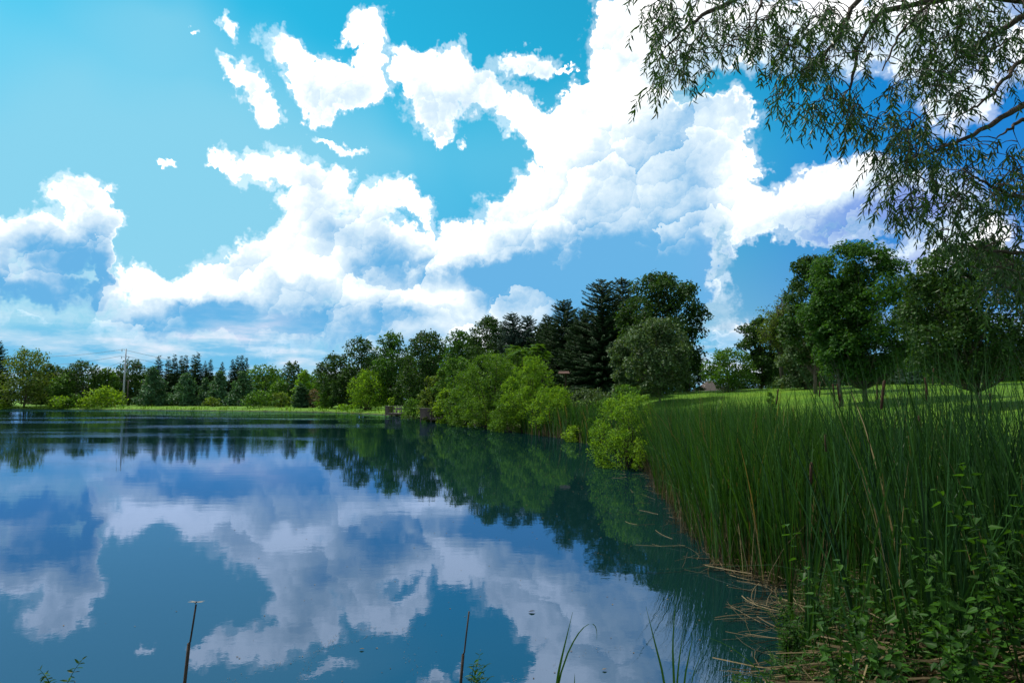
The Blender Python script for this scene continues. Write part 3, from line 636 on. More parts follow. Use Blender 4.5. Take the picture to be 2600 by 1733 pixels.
# ================================================================== bushes along the water
shrub('round_bush', 'largest light green round bush on the far bank left of the poles', 268, 168, 984, 42, 'yellow', 30, leaf='quad', squash=1)
shrub('round_bush', 'small yellow green bush tucked left of the large round bush', 218, 167, 1010, 18, 'yellow', 14, leaf='quad', squash=1)
shrub('low_bush', 'low spreading light bush on the far left bank', 158, 168, 1006, 30, 'light', 20, leaf='quad', squash=1)
shrub('low_bush', 'feathery bush between the low bush and small yellow bush', 190, 169, 1000, 16, 'mid', 14, leaf='quad', squash=1)
shrub('low_bush', 'tiny yellow green bush at the extreme left of the far bank', 2, 169, 1015, 14, 'yellow', 12, leaf='quad', squash=1)
shrub('low_bush', 'rusty green bush on the grassy bank under the spruces', 541, 160, 1010, 17, 'olive', 14, leaf='quad', squash=1)
shrub('wide_bush', 'wide spreading olive bush overhanging the far water edge', 662, 148, 992, 38, 'mid', 30, leaf='quad', squash=.9)
shrub('wide_bush', 'arching olive and brown bush right of the wide one', 712, 150, 994, 24, 'olive', 20, leaf='quad', squash=.8)
conifer('cone_evergreen', 'small dense cone-shaped evergreen at the water edge', 763, 143, 974, 18, 'pine', 1.8, .1, tip=.55, base=.0)
shrub('brown_bush', 'grey pinkish bush between the cone evergreen and green shrub', 795, 144, 988, 20, 'greypink', 18, leaf='quad', squash=1)
shrub('upright_shrub', 'upright green shrub below the tree with visible trunk', 826, 137, 990, 22, 'mid', 20, leaf='quad', squash=1.3)
shrub('willow_bush', 'bright light green willow bush alone on the shore', 934, 122, 942, 46, 'light', 46, leaf='lance', dens=1.25, lobe=.26)
shrub('low_bush', 'small bright weeds clump left of the willow bush', 878, 128, 1026, 22, 'light', 14, leaf='quad', squash=1)
shrub('dock_shrub', 'reddish-based arching shrub between the two docks', 1046, 84, 1013, 23, 'mid', 26, dens=1.1, squash=1.5)
shrub('yellow_sapling', 'slender yellow green sapling behind the left dock', 993, 104, 1008, 8, 'yellow', 10, cat='sapling', leaf='quad')
shrub('olive_shrub', 'olive yellow open shrub leaning over the right dock', 1104, 75, 952, 34, 'olive', 34, leaf='oval', dens=1.0, squash=1.0)
shrub('bright_shrub', 'bright leaved shrub just behind the right dock', 1138, 70, 984, 28, 'yellow', 26, leaf='oval', dens=.8, squash=1)
shrub('willow_bush', 'first willow bush right of the docks, dark at the water', 1186, 62, 944, 54, 'willow', 46, dens=1.2, lobe=.24)
shrub('willow_bush', 'leafy green bush behind the willows below the rounded tree', 1165, 72, 905, 55, 'mid', 44, leaf='oval', dens=1.1, lobe=.24, squash=1)
shrub('willow_bush', 'second willow bush, taller, at the middle of the mass', 1250, 57, 896, 72, 'willow', 60, dens=1.2, lobe=.22)
shrub('willow_bush', 'tall willow bush behind, its top touching the sumac', 1305, 62, 886, 66, 'willow', 54, dens=1.1, lobe=.23)
shrub('willow_bush', 'brightest upright willow bush at the front of the mass', 1348, 50, 905, 66, 'light', 60, dens=1.3, lobe=.21)
shrub('willow_bush', 'low bright willow bush sloping down to the reeds', 1404, 46, 985, 58, 'light', 44, dens=1.2, lobe=.23)
shrub('willow_bush', 'dark low willow bush hanging over the water', 1292, 51, 1010, 46, 'willow', 36, dens=1.1, lobe=.25)
shrub('low_bush', 'pale leaved bramble beneath the conifers', 1500, 50, 985, 50, 'silver', 34, leaf='oval', dens=1.0, squash=.9)
shrub('low_bush', 'green bramble under the silvery maple by the reeds', 1590, 42, 975, 48, 'mid', 34, leaf='oval', dens=1.0, squash=.9)
shrub('low_bush', 'small leafy bush at the waterline under the far reeds', 1462, 39.5, 1078, 32, 'yellow', 22, leaf='oval', dens=.9, squash=.9)
shrub('bright_willow_shrub', 'bright yellow green willow shrub between water and cattails', 1598, 24.6, 1000, 88, 'light', 80, dens=.95, lobe=.19, loose=.45)
shrub('bright_willow_shrub', 'lower bright shrub lobe drooping to the water', 1660, 23.0, 1060, 52, 'yellow', 34, dens=.8, lobe=.22, loose=.5)
shrub('reed_edge_bush', 'ragged green bush among the cattails left of the bright shrub', 1540, 33, 1012, 40, 'mid', 26, dens=1.0)
shrub('lawn_sapling', 'little pale sapling rising from the reed edge before the lawn', 1955, 27, 993, 16, 'light', 10, cat='sapling', leaf='maple', dens=.9, squash=1)

# sumac with long feathered leaves above the willows
g = place(1352, 60); root = thing('sumac', 'sumac with large feathered leaves above the willow bushes', 'small tree', g)
wd = Buf(); fo = Buf(); zt = at_y(1352, 876, 60).z - g.z
for k in range(9):
    a = k * 2.4; r = .3 + 1.6 * rng.random(); top = np.array((cos(a) * r - .3, sin(a) * r * .7, zt - .22 * k * rng.random() - .1))
    wd.tube(curve((0, 0, -.1), top, (cos(a) * .3, sin(a) * .3, 0), 6), np.linspace(.05, .015, 6), 5)
    for q in range(9):
        b = q * 6.283 / 9 + k; L = rng.uniform(.55, .95); tt = np.linspace(.12, 1, 11)
        mid = top + np.stack([np.cos(b) * L * tt, np.sin(b) * L * tt, (.75 if q % 2 else .35) * L * tt - .62 * L * tt ** 2], 1); sd = np.array((-sin(b), cos(b), -.25))
        for sg in (-1, 1): leaves(fo, 'lance', mid, sd * sg + np.array((cos(b), sin(b), -.1)) * .4, np.tile((0, 0, 1.0), (11, 1)), .30 * (1.15 - tt * .6), 2.6)
wd.build('stems', M['bark_dark'], root, smooth=True); fo.build('foliage', M['mid'], root)

# ================================================================== docks, poles, shed
M['wood'] = noisemat('weathered_wood', (0.070, 0.055, 0.048), (0.150, 0.122, 0.108), 6.0, 0.85, (1, 1, 0.15), 0.4)
M['wood_top'] = noisemat('sunbleached_wood', (0.20, 0.18, 0.16), (0.34, 0.31, 0.29), 6.0, 0.8, (0.3, 1, 1), 0.3)
M['steel'] = noisemat('galvanised_steel', (0.34, 0.37, 0.40), (0.44, 0.47, 0.50), 3.0, 0.55, (1, 1, .2), 0.1)
M['wire'] = noisemat('wire_grey', (0.10, 0.11, 0.12), (0.14, 0.15, 0.16), 3.0, 0.6)
M['roof'] = noisemat('brown_shingles', (0.085, 0.072, 0.066), (0.14, 0.12, 0.11), 7.0, 0.9, (1, 1, 1), 0.6)
M['rust_roof'] = noisemat('rusty_roof', (0.055, 0.028, 0.020), (0.090, 0.048, 0.036), 9.0, 0.9)
M['siding'] = noisemat('brown_siding', (0.045, 0.034, 0.026), (0.080, 0.062, 0.048), 5.0, 0.85, (1, 1, .2), 0.3)

def dock(label, px, py, w, dpt, rz, top_h, solid_left=True):
    g = on_z(px, py); root = thing('fishing_dock', label, 'dock', (g.x, g.y, 0), rz, 'wooden fishing docks on the right shore')
    dz = 0.42
    b = Buf(); n = int(dpt / 0.15)
    for k in range(n): b.box((w / 2, (k + .5) * dpt / n, dz), (w, dpt / n - .012, .04))
    b.build('deck', M['wood_top'], root)
    b = Buf()
    for y in (0.05, dpt / 2, dpt - .05): b.box((w / 2, y, dz - .12), (w - .02, .05, .19))
    b.build('joist', M['wood'], root)
    for x in (0.0, w / 2, w):
        for y in (0.0, dpt):
            Buf().box((x, y, (top_h - 1.0) / 2), (.10, .10, top_h + 1.0)).build('post', M['wood'], root)
    def rail(name, x0, y0, x1, y1, gap, wide):
        b = Buf(); L = sqrt((x1 - x0) ** 2 + (y1 - y0) ** 2); n = int(L / gap); a = atan2(y1 - y0, x1 - x0)
        for k in range(n):
            t = (k + .5) / n; b.box((x0 + (x1 - x0) * t, y0 + (y1 - y0) * t, (dz + top_h) / 2 - .04 + random.uniform(-.012, .012)), (wide, .025, top_h - dz - (-.10)), a)
        b.build(name, M['wood'], root)
    rail('side_boards', 0, -.075, w * .46 if solid_left else w * .2, -.075, .155, .143)
    rail('railing', w * (.48 if solid_left else .22), -.075, w, -.075, .34 if not solid_left else .16, .045)
    rail('railing', 0, dpt + .06, w, dpt + .06, .3, .045)
    rail('side_boards', -.075, 0, -.075, dpt, .155, .143)
    b = Buf(); b.box((w / 2, -.02, top_h + .02), (w + .3, .22, .04)); b.box((w / 2, dpt, top_h + .02), (w + .3, .18, .04)); b.box((-.03, dpt / 2, top_h + .022), (.18, dpt - .24, .04))
    b.build('top_rail', M['wood_top'], root)
    be = Buf(); be.box((w * .68, dpt * .72, dz + .44), (w * .42, .32, .05)); be.box((w * .50, dpt * .72, dz + .22), (.07, .28, .40)); be.box((w * .86, dpt * .72, dz + .22), (.07, .28, .40)); be.box((w * .68, dpt * .72 + .17, dz + .70), (w * .42, .04, .22))
    be.build('bench', M['wood_top'], root)
    Buf().box((w / 2, dpt + 1.7, dz - .06), (1.3, 3.1, .06)).build('gangway', M['wood'], root)
    return root
dock('small open-railed wooden fishing dock farther from the camera', 979, 1055.5, 2.3, 1.9, radians(-6), 1.42, False)
dock('nearer wooden fishing dock with solid board side, half behind shrubs', 1068, 1070.5, 2.4, 2.0, radians(-14), 1.42, True)

g = place(313, 172); H = at_y(314, 885, 172).z - g.z
pole = thing('power_pole', 'tall grey steel power pole on the far bank', 'power pole', g)
Buf().tube([(0, 0, -.5), (0.05, 0, H * .5), (0.16, 0, H)], [.30, .22, .13], 10).build('pole', M['steel'], pole, smooth=True)
for z_, sx in ((.985, -1), (.86, 1), (.86, -1), (.72, 1)):
    b = Buf(); b.tube([(sx * .15, 0, H * z_), (sx * .9, 0, H * z_ + .1)], [.07, .05], 6); b.tube([(sx * .9, 0, H * z_ + .12), (sx * .9, 0, H * z_ - .5)], [.10, .10], 8); b.build('insulator', M['steel'], pole)
g2 = place(324, 176); H2 = at_y(324, 965, 176).z - g2.z
p2 = thing('power_pole', 'short thin wooden pole with two cross-arms beside the steel one', 'power pole', g2)
Buf().tube([(0, 0, -.5), (0, 0, H2)], [.16, .12], 8).build('pole', M['bark_grey'], p2, smooth=True)
for z_ in (.99, .32): Buf().box((-.7, 0, H2 * z_), (3.7, .14, .14)).build('cross_arm', M['bark_grey'], p2)
g3 = place(213, 174); H3 = at_y(213, 985, 174).z - g3.z
p3 = thing('power_pole', 'small distant pole between the round tree and light bush', 'power pole', g3)
Buf().tube([(0, 0, -.5), (0, 0, H3)], [.14, .10], 8).build('pole', M['bark_grey'], p3, smooth=True)
Buf().box((0, 0, H3 * .82), (1.6, .12, .12)).build('cross_arm', M['bark_grey'], p3)
def wire(label, a, b_, sag):
    t = np.linspace(0, 1, 18)[:, None]; A = np.array(a); B = np.array(b_); P = A + (B - A) * t; P[:, 2] -= sag * 4 * t[:, 0] * (1 - t[:, 0])
    tag(Buf().tube(P, .035, 4, cap=False).build('power_line', M['wire']), label, 'cable', 'power lines on the far bank')
T = lambda px, py, Y: tuple(at_y(px, py, Y))
wire('top power line running left from the steel pole tip', T(310, 887, 172), T(-120, 893, 178), 1.6)
wire('second power line running left over the round dark tree', T(308, 903, 172), T(-120, 918, 178), 1.8)
wire('lower power line descending left from the steel pole', T(309, 918, 172), T(150, 950, 178), 1.0)
wire('top power line running right from the pole over the spruces', T(317, 888, 172), T(760, 950, 240), 1.5)
wire('second power line falling right behind the spruces', T(318, 903, 172), T(760, 968, 240), 1.5)
wire('lowest power line falling right behind the dark tree', T(318, 920, 172), T(640, 985, 230), 1.0)

g = place(1803, 62); g.z -= 1.7; shed = thing('shed', 'brown hipped roof of a low shed among trees behind the lawn', 'shed', g, radians(12))
rz_ = at_y(1803, 966, 62).z - g.z
Buf().box((0, 0, .55), (1.9, 1.7, 1.5)).build('wall', M['siding'], shed)
zr = max(.9, rz_); v = [(-1.35, -1.1, zr - 1.0), (1.35, -1.1, zr - 1.0), (1.35, 1.1, zr - 1.0), (-1.35, 1.1, zr - 1.0), (-.2, 0, zr), (.2, 0, zr)]
Buf().add(v, [(0, 1, 5, 4), (2, 3, 4, 5)]).add(v, [(1, 2, 5), (3, 0, 4)]).add(v, [(0, 3, 2, 1)]).build('roof', M['roof'], shed)
g = place(1432, 56); hut = thing('shelter', 'small reddish pitched roof on a post at the edge of the conifers', 'shelter', g)
hz = at_y(1432, 942, 56).z - g.z
Buf().tube([(0.15, 0, -.2), (.15, 0, hz - .15)], [.07, .07], 6).build('post', M['bark_dark'], hut)
Buf().add([(-.42, -.6, hz - .2), (.42, -.6, hz - .2), (.42, 0, hz), (-.42, 0, hz), (.42, .6, hz - .2), (-.42, .6, hz - .2)], [(0, 1, 2, 3), (3, 2, 4, 5), (0, 5, 4, 1)]).add([(-.42, -.6, hz - .2), (-.42, 0, hz), (-.42, .6, hz - .2), (.42, -.6, hz - .2), (.42, 0, hz), (.42, .6, hz - .2)], [(0, 1, 2), (5, 4, 3)]).build('roof', M['rust_roof'], hut)

# ================================================================== cattails, reeds and bank plants
def blades(buf, base, h, lean, wid, seg=5, curl=0.5, dirs=None, mi=0, droop=0.0):
    """long strap leaves; base (n,3), h (n,), lean (n,2) sideways reach as a share of the height"""
    n = len(base)
    if n == 0: return
    t = np.linspace(0, 1, seg + 1); h = np.broadcast_to(h, (n,)); wid = np.broadcast_to(wid, (n,))
    L = np.concatenate([lean, np.zeros((n, 1))], 1)
    P = base[:, None, :] + h[:, None, None] * (np.array([0, 0, 1.0])[None, None, :] * (t - droop * t ** 3)[None, :, None] + L[:, None, :] * (t ** 1.2 * (1 - curl) + curl * t ** 2.6)[None, :, None])
    a = rng.random(n) * pi if dirs is None else dirs
    tw = a[:, None] + t[None, :] * rng.normal(0, .5, n)[:, None]
    Wv = np.stack([np.cos(tw), np.sin(tw), np.zeros_like(tw)], -1) * (wid[:, None] * 0.5 * (np.clip(1 - t ** 2.6, 0, 1)[None, :] * .96 + .04))[:, :, None]
    V = np.stack([P - Wv, P + Wv], 2).reshape(n, -1, 3)
    i = (np.arange(n) * (seg + 1) * 2)[:, None] + (np.arange(seg) * 2)[None, :]
    F = np.stack([i, i + 1, i + 3, i + 2], -1).reshape(-1, 4)
    buf.add(V.reshape(-1, 3), F, mi)
def scatter(n, x0, x1, y0, y1, smin, smax, fn=None):
    x = rng.uniform(x0, x1, n); y = rng.uniform(y0, y1, n); s = shore_dist(x, y)
    k = (s > smin) & (s < smax)
    if fn is not None: k &= fn(x, y, s)
    x, y, s = x[k], y[k], s[k]; return np.stack([x, y, np.maximum(gz(x, y, s), -.12)], 1), s
LD = np.array((-0.5, 0.2))            # the stand leans a little towards the water
def bed(n, x0, x1, y0, y1, smin, smax, hlo, hhi, wid, fn=None, spread=.16):
    P, s = scatter(n, x0, x1, y0, y1, smin, smax, fn); b = Buf(); k = len(P)
    clump = np.sin(P[:, 0] * 3.1 + np.sin(P[:, 1] * 2.3)) * np.sin(P[:, 1] * 2.7 + 1.3)
    h = (rng.uniform(hlo, hhi, k) - P[:, 2]) * (1 + .16 * clump) * np.where(rng.random(k) < .2, .78, 1) * (1 - .32 * sm((s - 2.4) / 2.6)); h = np.maximum(h, .35)
    blades(b, P, h, rng.normal(0, spread, (k, 2)) + LD * .10, wid * rng.uniform(.45, 1.6, k))
    j = rng.random(k) < .07; q = P[j]; blades(b, q, h[j] * .9, rng.normal(0, .42, (len(q), 2)), wid, droop=.38, curl=.8)
    return b, P
edge = lambda x, y, s: rng.random(len(x)) < np.where(s > 3.0, .45, 1.0)
b1, P1_ = bed(26000, 2, 10.5, 9.0, 24.5, -.35, 4.6, 1.75, 2.5, .017, edge)
tag(b1.build('cattail_bed', M['cattail'], smooth=True), 'dense stand of tall green cattail blades along the right bank', 'cattails', kind='stuff')
b2, P2_ = bed(2600, 3.0, 9.0, 5.0, 9.2, .9, 5.2, 1.6, 3.15, .015, lambda x, y, s: (x > 2.3 + (y - 4) * .10) & (y > 5.2))
tag(b2.build('cattail_bed', M['cattail_shaded'], smooth=True), 'dark thin cattail blades rising at the right foreground', 'cattails', kind='stuff')
b3, P3_ = bed(6000, -2, 8, 36, 50, -.3, 3.4, 1.7, 2.3, .05)
tag(b3.build('cattail_bed', M['cattail'], smooth=True), 'farther patch of cattails behind the bright willow shrub', 'cattails', kind='stuff')
b4, _ = bed(7000, 4, 12, 24, 37, -.2, 3.0, 1.5, 2.1, .035)
tag(b4.build('cattail_bed', M['cattail'], smooth=True), 'cattails between the bright shrub and the lawn', 'cattails', kind='stuff')
# dry stems at the foot of the stand
st = Buf()
P, s = scatter(9000, 2, 8, 8.6, 24, -.5, 1.2); k = len(P)
blades(st, P, rng.uniform(.25, 1.15, k), rng.normal(0, .30, (k, 2)), .010 * rng.uniform(.6, 1.3, k), seg=3)
P, s = scatter(2500, -2, 5, 37, 48, -.3, .6); k = len(P); blades(st, P, rng.uniform(.4, 1.3, k), rng.normal(0, .12, (k, 2)), .035, seg=2)
# fallen straw along the waterline and under the near plants
def fallen(n, x0, x1, y0, y1, smin, smax, L0, L1, w, zoff=(.01, .10), fn=None, az=None):
    P, s = scatter(n, x0, x1, y0, y1, smin, smax, fn); k = len(P); P[:, 2] = np.maximum(P[:, 2], 0.0) + rng.uniform(*zoff, k)
    a = rng.random(k) * 6.283 if az is None else rng.normal(az, .45, k); L = rng.uniform(L0, L1, k); seg = 4; t = np.linspace(-.5, .5, seg + 1)
    D_ = np.stack([np.cos(a), np.sin(a), rng.normal(.03, .10, k)], 1); sd = np.stack([-np.sin(a), np.cos(a), np.zeros(k)], 1)
    C_ = P[:, None, :] + D_[:, None, :] * (L[:, None] * t[None, :])[:, :, None] + sd[:, None, :] * (rng.normal(0, .10, k)[:, None] * L[:, None] * (t ** 2 * 4)[None, :])[:, :, None]
    C_[:, :, 2] = np.maximum(C_[:, :, 2], .006)
    Wv = (sd * .6 + np.array([0, 0, 1]) * rng.uniform(-.8, .8, k)[:, None])[:, None, :] * (w * rng.uniform(.5, 1.2, k))[:, None, None] * .5
    V = np.stack([C_ - Wv, C_ + Wv], 2).reshape(-1, 3); i = (np.arange(k) * (seg + 1) * 2)[:, None] + (np.arange(seg) * 2)[None, :]
    st.add(V, np.stack([i, i + 1, i + 3, i + 2], -1).reshape(-1, 4))
fallen(2500, 2, 7, 5.5, 24, -.42, .7, .15, .7, .010, (.0, .06))
fallen(600, 2.2, 4.6, 7.6, 10.6, -.55, 1.0, .2, .9, .012, (.0, .10))
fallen(1300, 1.6, 7.5, 4.0, 7.4, .15, 4.0, .3, 1.3, .012, (.02, .16), None, .35)
fallen(500, 2.0, 4.5, 4.3, 5.8, .4, 2.6, .6, 1.5, .020, (.08, .26), None, .25)
fallen(120, 2, 5, 9, 24, -1.4, -.2, .2, 1.0, .008, (.004, .01))
tag(st.build('dead_reed_litter', M['straw'], smooth=True), 'dry brown broken reed stems littering the bank edge', 'dead reeds', kind='stuff')

# single cattail plants that stand out in front of the bed
M['spike'] = noisemat('cattail_head', (0.030, 0.015, 0.008), (0.065, 0.033, 0.016), 30.0, 0.95, (1, 1, .4), 0.5)
protos = []
for v in range(7):
    root = thing('cattail_plant', None, 'cattail'); b = Buf(); n = 7 + v % 3
    base = np.zeros((n, 3)); base[:, :2] = rng.normal(0, .025, (n, 2)); a = rng.random() * pi
    blades(b, base, rng.uniform(1.5, 2.35, n), np.stack([np.cos(a), np.sin(a)]) [None] * rng.normal(0, .19, (n, 1)) + rng.normal(0, .07, (n, 2)), rng.uniform(.014, .022, n), seg=7)
    b.build('leaves', M['cattail_shaded'], root, smooth=True)
    if v == 4:
        hh = 2.0 + .15 * (v == 4)
        s_ = Buf().tube([(0, 0, 0), (.02, .0, 1.0), (.05, 0.01, hh)], [.006, .005, .003], 5).build('stem', M['cattail'], root)
        Buf().tube([(.043, .008, hh - .36), (.045, .008, hh - .35), (.046, .009, hh - .2), (.048, .01, hh - .13), (.048, .01, hh - .12)], [.004, .013, .014, .013, .004], 8).build('seed_head', M['spike'], root, smooth=True)
    protos.append(root)
spots, _s = scatter(420, 2.3, 9.5, 5.4, 13.0, .1, 4.6, lambda x, y, s: (s < 1.4) | (x > 3.6)); spots = spots[:150]
used = set()
for j, p in enumerate(spots):
    v = j % 7 if j % 9 else 3
    o = protos[v] if v not in used else copy_tree(protos[v]); used.add(v)
    o.location = p - np.array((0, 0, .02)); o.rotation_euler = (rng.normal(0, .07), rng.normal(-.03, .08), rng.random() * 6.28); o.scale = (1, 1, rng.uniform(.82, 1.24) - .06 * p[2])
    hd = v == 4
    where = 'at the waterline of the nearest stand' if _s[j] < .7 and p[1] < 9.5 else 'at the water edge farther up the bank' if _s[j] < 1.4 else 'among the leafy weeds at lower right' if p[1] < 7.2 and p[0] / p[1] < .68 else 'before the lawn near the right edge' if p[0] / p[1] > .6 else 'inside the dense middle of the stand'
    o['label'] = ('cattail with a brown seed head ' if hd else 'green cattail without seed head ') + where
    o['group'] = 'cattail plants standing in the right bank reeds'

# leafy weeds under the cattails
def weed_proto(kind, h, n, leaf, ls, mat, wdt=1.0):
    root = thing(kind, None, 'weed'); stb = Buf(); lb = Buf()
    for q in range(2 + n % 3):
        a = rng.random() * 6.28; e = np.array((cos(a) * h * .3, sin(a) * h * .3, h * rng.uniform(.8, 1.05)))
        P = curve((0, 0, -.03), e, (-cos(a) * .05, -sin(a) * .05, .05), 8); stb.tube(P, np.linspace(.0045, .0016, 8), 5)
        m_ = n; u = np.linspace(.25, 1, m_); Q = np.stack([np.interp(u, np.linspace(0, 1, 8), P[:, c]) for c in range(3)], 1)
        for sg in (0, pi):
            b_ = np.arange(m_) * 1.57 + sg + rng.normal(0, .3, m_); out = np.stack([np.cos(b_), np.sin(b_), rng.normal(-.25 if leaf == 'heart' else .15, .3, m_)], 1)
            pet = .25 * ls if leaf == 'heart' else 0
            leaves(lb, leaf, Q + out * pet, out, np.stack([out[:, 0] * .3, out[:, 1] * .3, np.ones(m_)], 1) + rng.normal(0, .25, (m_, 3)), ls * (1.2 - u * .6) * rng.uniform(.8, 1.2, m_), wdt)
    stb.build('stems', M['weed'], root, smooth=True); lb.build('leaves', M[mat], root)
    return root
def spread(protos, spots, labels, group, sc=(.8, 1.2)):
    used = set()
    for j, p in enumerate(spots):
        v = j % len(protos); o = protos[v] if v not in used else copy_tree(protos[v]); used.add(v)
        k = rng.uniform(*sc); o.location = p; o.rotation_euler = (rng.normal(0, .1), rng.normal(0, .1), rng.random() * 6.28); o.scale = (k, k, k)
        o['label'] = labels(p, v); o['group'] = group
hp = [weed_proto('leafy_weed', h, n, 'heart', ls, 'weed') for h, n, ls in ((.75, 9, .085), (1.0, 12, .09), (.55, 8, .075), (.9, 10, .08), (1.3, 14, .08))]
sp1, _ = scatter(900, 2.0, 7.0, 4.0, 7.4, .5, 4.6, lambda x, y, s: (x / y > .44 + .09 * (y - 5)))
spread(hp, sp1[:105], lambda p, v: ('tall', 'tall', 'low', 'tall', 'tallest')[v] + ' weed with drooping heart-shaped leaves ' + ('at the bottom right corner' if p[0] / p[1] > .62 and p[1] < 5.6 else 'over the straw at lower right' if p[1] < 5.6 else 'near the right edge among cattails' if p[0] / p[1] > .62 else 'below the nearest cattails'), 'broad-leaved weeds on the right bank')
lp = [weed_proto('willow_weed', h, n, 'lance', ls, 'weed', 1.7) for h, n, ls in ((.35, 10, .085), (.5, 13, .09), (.28, 9, .07))]
sp2, _ = scatter(500, 1.6, 4.4, 4.2, 7.4, .05, 2.2)
spread(lp, sp2[:85], lambda p, v: ('small', 'larger', 'smallest')[v] + ' narrow-leaved weed ' + ('right beside the foreground water' if p[0] / p[1] < .40 else 'on the straw near the bottom edge' if p[1] < 5.4 else 'between water and leafy weeds'), 'narrow-leaved weeds by the water')
# grassy fringe and tufts
gr = Buf()
P, s = scatter(26000, 1.2, 8, 3.8, 12, .02, 3.4, lambda x, y, s: x / np.maximum(y, .1) > .30); k = len(P)
blades(gr, P, rng.uniform(.10, .50, k), rng.normal(0, .35, (k, 2)), .006 * rng.uniform(.6, 1.6, k), seg=4, droop=.25)
P, s = scatter(6000, 3, 12, 10, 30, .3, 6); k = len(P)
blades(gr, P, rng.uniform(.15, .55, k), rng.normal(0, .3, (k, 2)), .012, seg=3, droop=.2)
tag(gr.build('bank_grass', M['weed'], smooth=True), 'rough green grass growing through the reeds on the right bank', 'grass', kind='stuff')
gr = Buf()
P, s = scatter(30000, 3, 46, 11, 52, 3.0, 60, lambda x, y, s: rng.random(len(x)) < (16 / y) ** 1.2 + .15); k = len(P)
blades(gr, P, rng.uniform(.03, .075, k) * np.clip(P[:, 1] / 18, 1, 2), rng.normal(0, .5, (k, 2)), .012 * np.clip(P[:, 1] / 18, .8, 3), seg=1, curl=0)
tag(gr.build('lawn_grass', M['grass'], smooth=True), 'mown bright green lawn grass on the rise at right', 'grass', kind='stuff')
gr = Buf()
P, s = scatter(60000, -170, 3, 44, 178, .05, 2.6); k = len(P)
blades(gr, P, rng.uniform(.15, .7, k) * (1 + .6 * np.sin(P[:, 0] * .8)), rng.normal(0, .3, (k, 2)), .10 * np.clip(P[:, 1] / 120, .5, 1.4), seg=2)
tag(gr.build('shore_grass', M['grass'], smooth=True), 'bright uneven grass fringe along the far water edge', 'grass', kind='stuff')

# single shoots and stalks rising from the near bank in front of the water
def strap(b, pts, w, tip=.1):
    P = np.array([tuple(at_y(x, y, Y)) for x, y, Y in pts]); t = np.linspace(0, 1, 14); q = np.linspace(0, 1, len(P))
    Q = np.stack([np.interp(t, q, P[:, c]) for c in range(3)], 1)
    for _ in range(2): Q[1:-1] = (Q[:-2] + 2 * Q[1:-1] + Q[2:]) / 4
    d = np.array((1.0, .35, 0)) * (w / 2); f = np.clip(1.0 - t ** 2.2, tip, 1)[:, None]
    V = np.stack([Q - d * f, Q + np.array((0, .0, .0)) + d * f], 1).reshape(-1, 3); i = np.arange(13) * 2
    b.add(V, np.stack([i, i + 1, i + 3, i + 2], 1))
def footed(pts, Y):      # continue the lowest point down to the bank
    (x, y, _), (x2, y2, _) = pts[0], pts[1]
    return [(x - (x2 - x) * (2300 - y) / max(1, (y - y2)) * .3, 2300, Y)] + pts
def clump_thing(name, label, cat, straps, mat='cattail_shaded', group=None):
    Y = straps[0][0][0][2]; f = footed(straps[0][0], Y)[0]; g = at_y(f[0], f[1], Y); root = thing(name, label, cat, g, 0, group); inv = -np.array(g)
    for pts, w in straps:
        b = Buf(); strap(b, footed(pts, pts[0][2]), w); b.v = [v + inv for v in b.v]; b.build('blade', M[mat], root, smooth=True)
    return root
clump_thing('reed_shoots', 'broken reed with a bent-over leaf in front of the cloud reflection', 'reed', [([(1412, 1733, 3.4), (1428, 1660, 3.4), (1454, 1553, 3.4)], .016), ([(1405, 1740, 3.4), (1440, 1660, 3.4), (1462, 1610, 3.4), (1490, 1580, 3.4), (1510, 1578, 3.4), (1517, 1600, 3.4), (1515, 1622, 3.4)], .010)])
clump_thing('reed_shoots', 'fan of thin green reed blades at the bottom, left of the bank weeds', 'reed', [([(1690, 1733, 3.5), (1665, 1640, 3.5), (1640, 1538, 3.5)], .014), ([(1712, 1733, 3.5), (1707, 1640, 3.5), (1717, 1490, 3.5)], .015), ([(1718, 1733, 3.55), (1726, 1660, 3.55), (1735, 1602, 3.55)], .012),
    ([(1735, 1733, 3.6), (1750, 1660, 3.6), (1762, 1600, 3.6)], .013), ([(1752, 1733, 3.6), (1775, 1670, 3.6), (1798, 1625, 3.6)], .007), ([(1990, 1780, 4.0), (1930, 1700, 3.9), (1860, 1640, 3.8), (1790, 1612, 3.7), (1728, 1604, 3.6)], .010), ([(1458, 1745, 3.4), (1459, 1722, 3.4), (1459, 1708, 3.4)], .006)])
def stalk(label, pts, rad):
    P = [np.array(tuple(at_y(x, y, 3.3))) for x, y in pts]; g = P[0].copy(); root = thing('dead_stalk', label, 'reed stalk', tuple(g))
    Buf().tube([p - g for p in P[:3]], [rad * 1.5] * 3, 7).build('lower_stem', M['bark_dark'], root, smooth=True)
    Buf().tube([p - g for p in P[2:]], rad * .8, 7).build('upper_stem', M['bark_dark'], root, smooth=True)
    return P[-1]
tip = stalk('thin dark stalk with a dragonfly on its tip at bottom left', [(452, 2300), (469, 1733), (480, 1632), (483, 1628), (490, 1585), (498, 1533)], .0052)
stalk('plain dark stalk standing in water at the bottom centre', [(1150, 2300), (1170, 1733), (1176, 1660), (1179, 1655), (1184, 1610), (1191, 1551)], .0046)
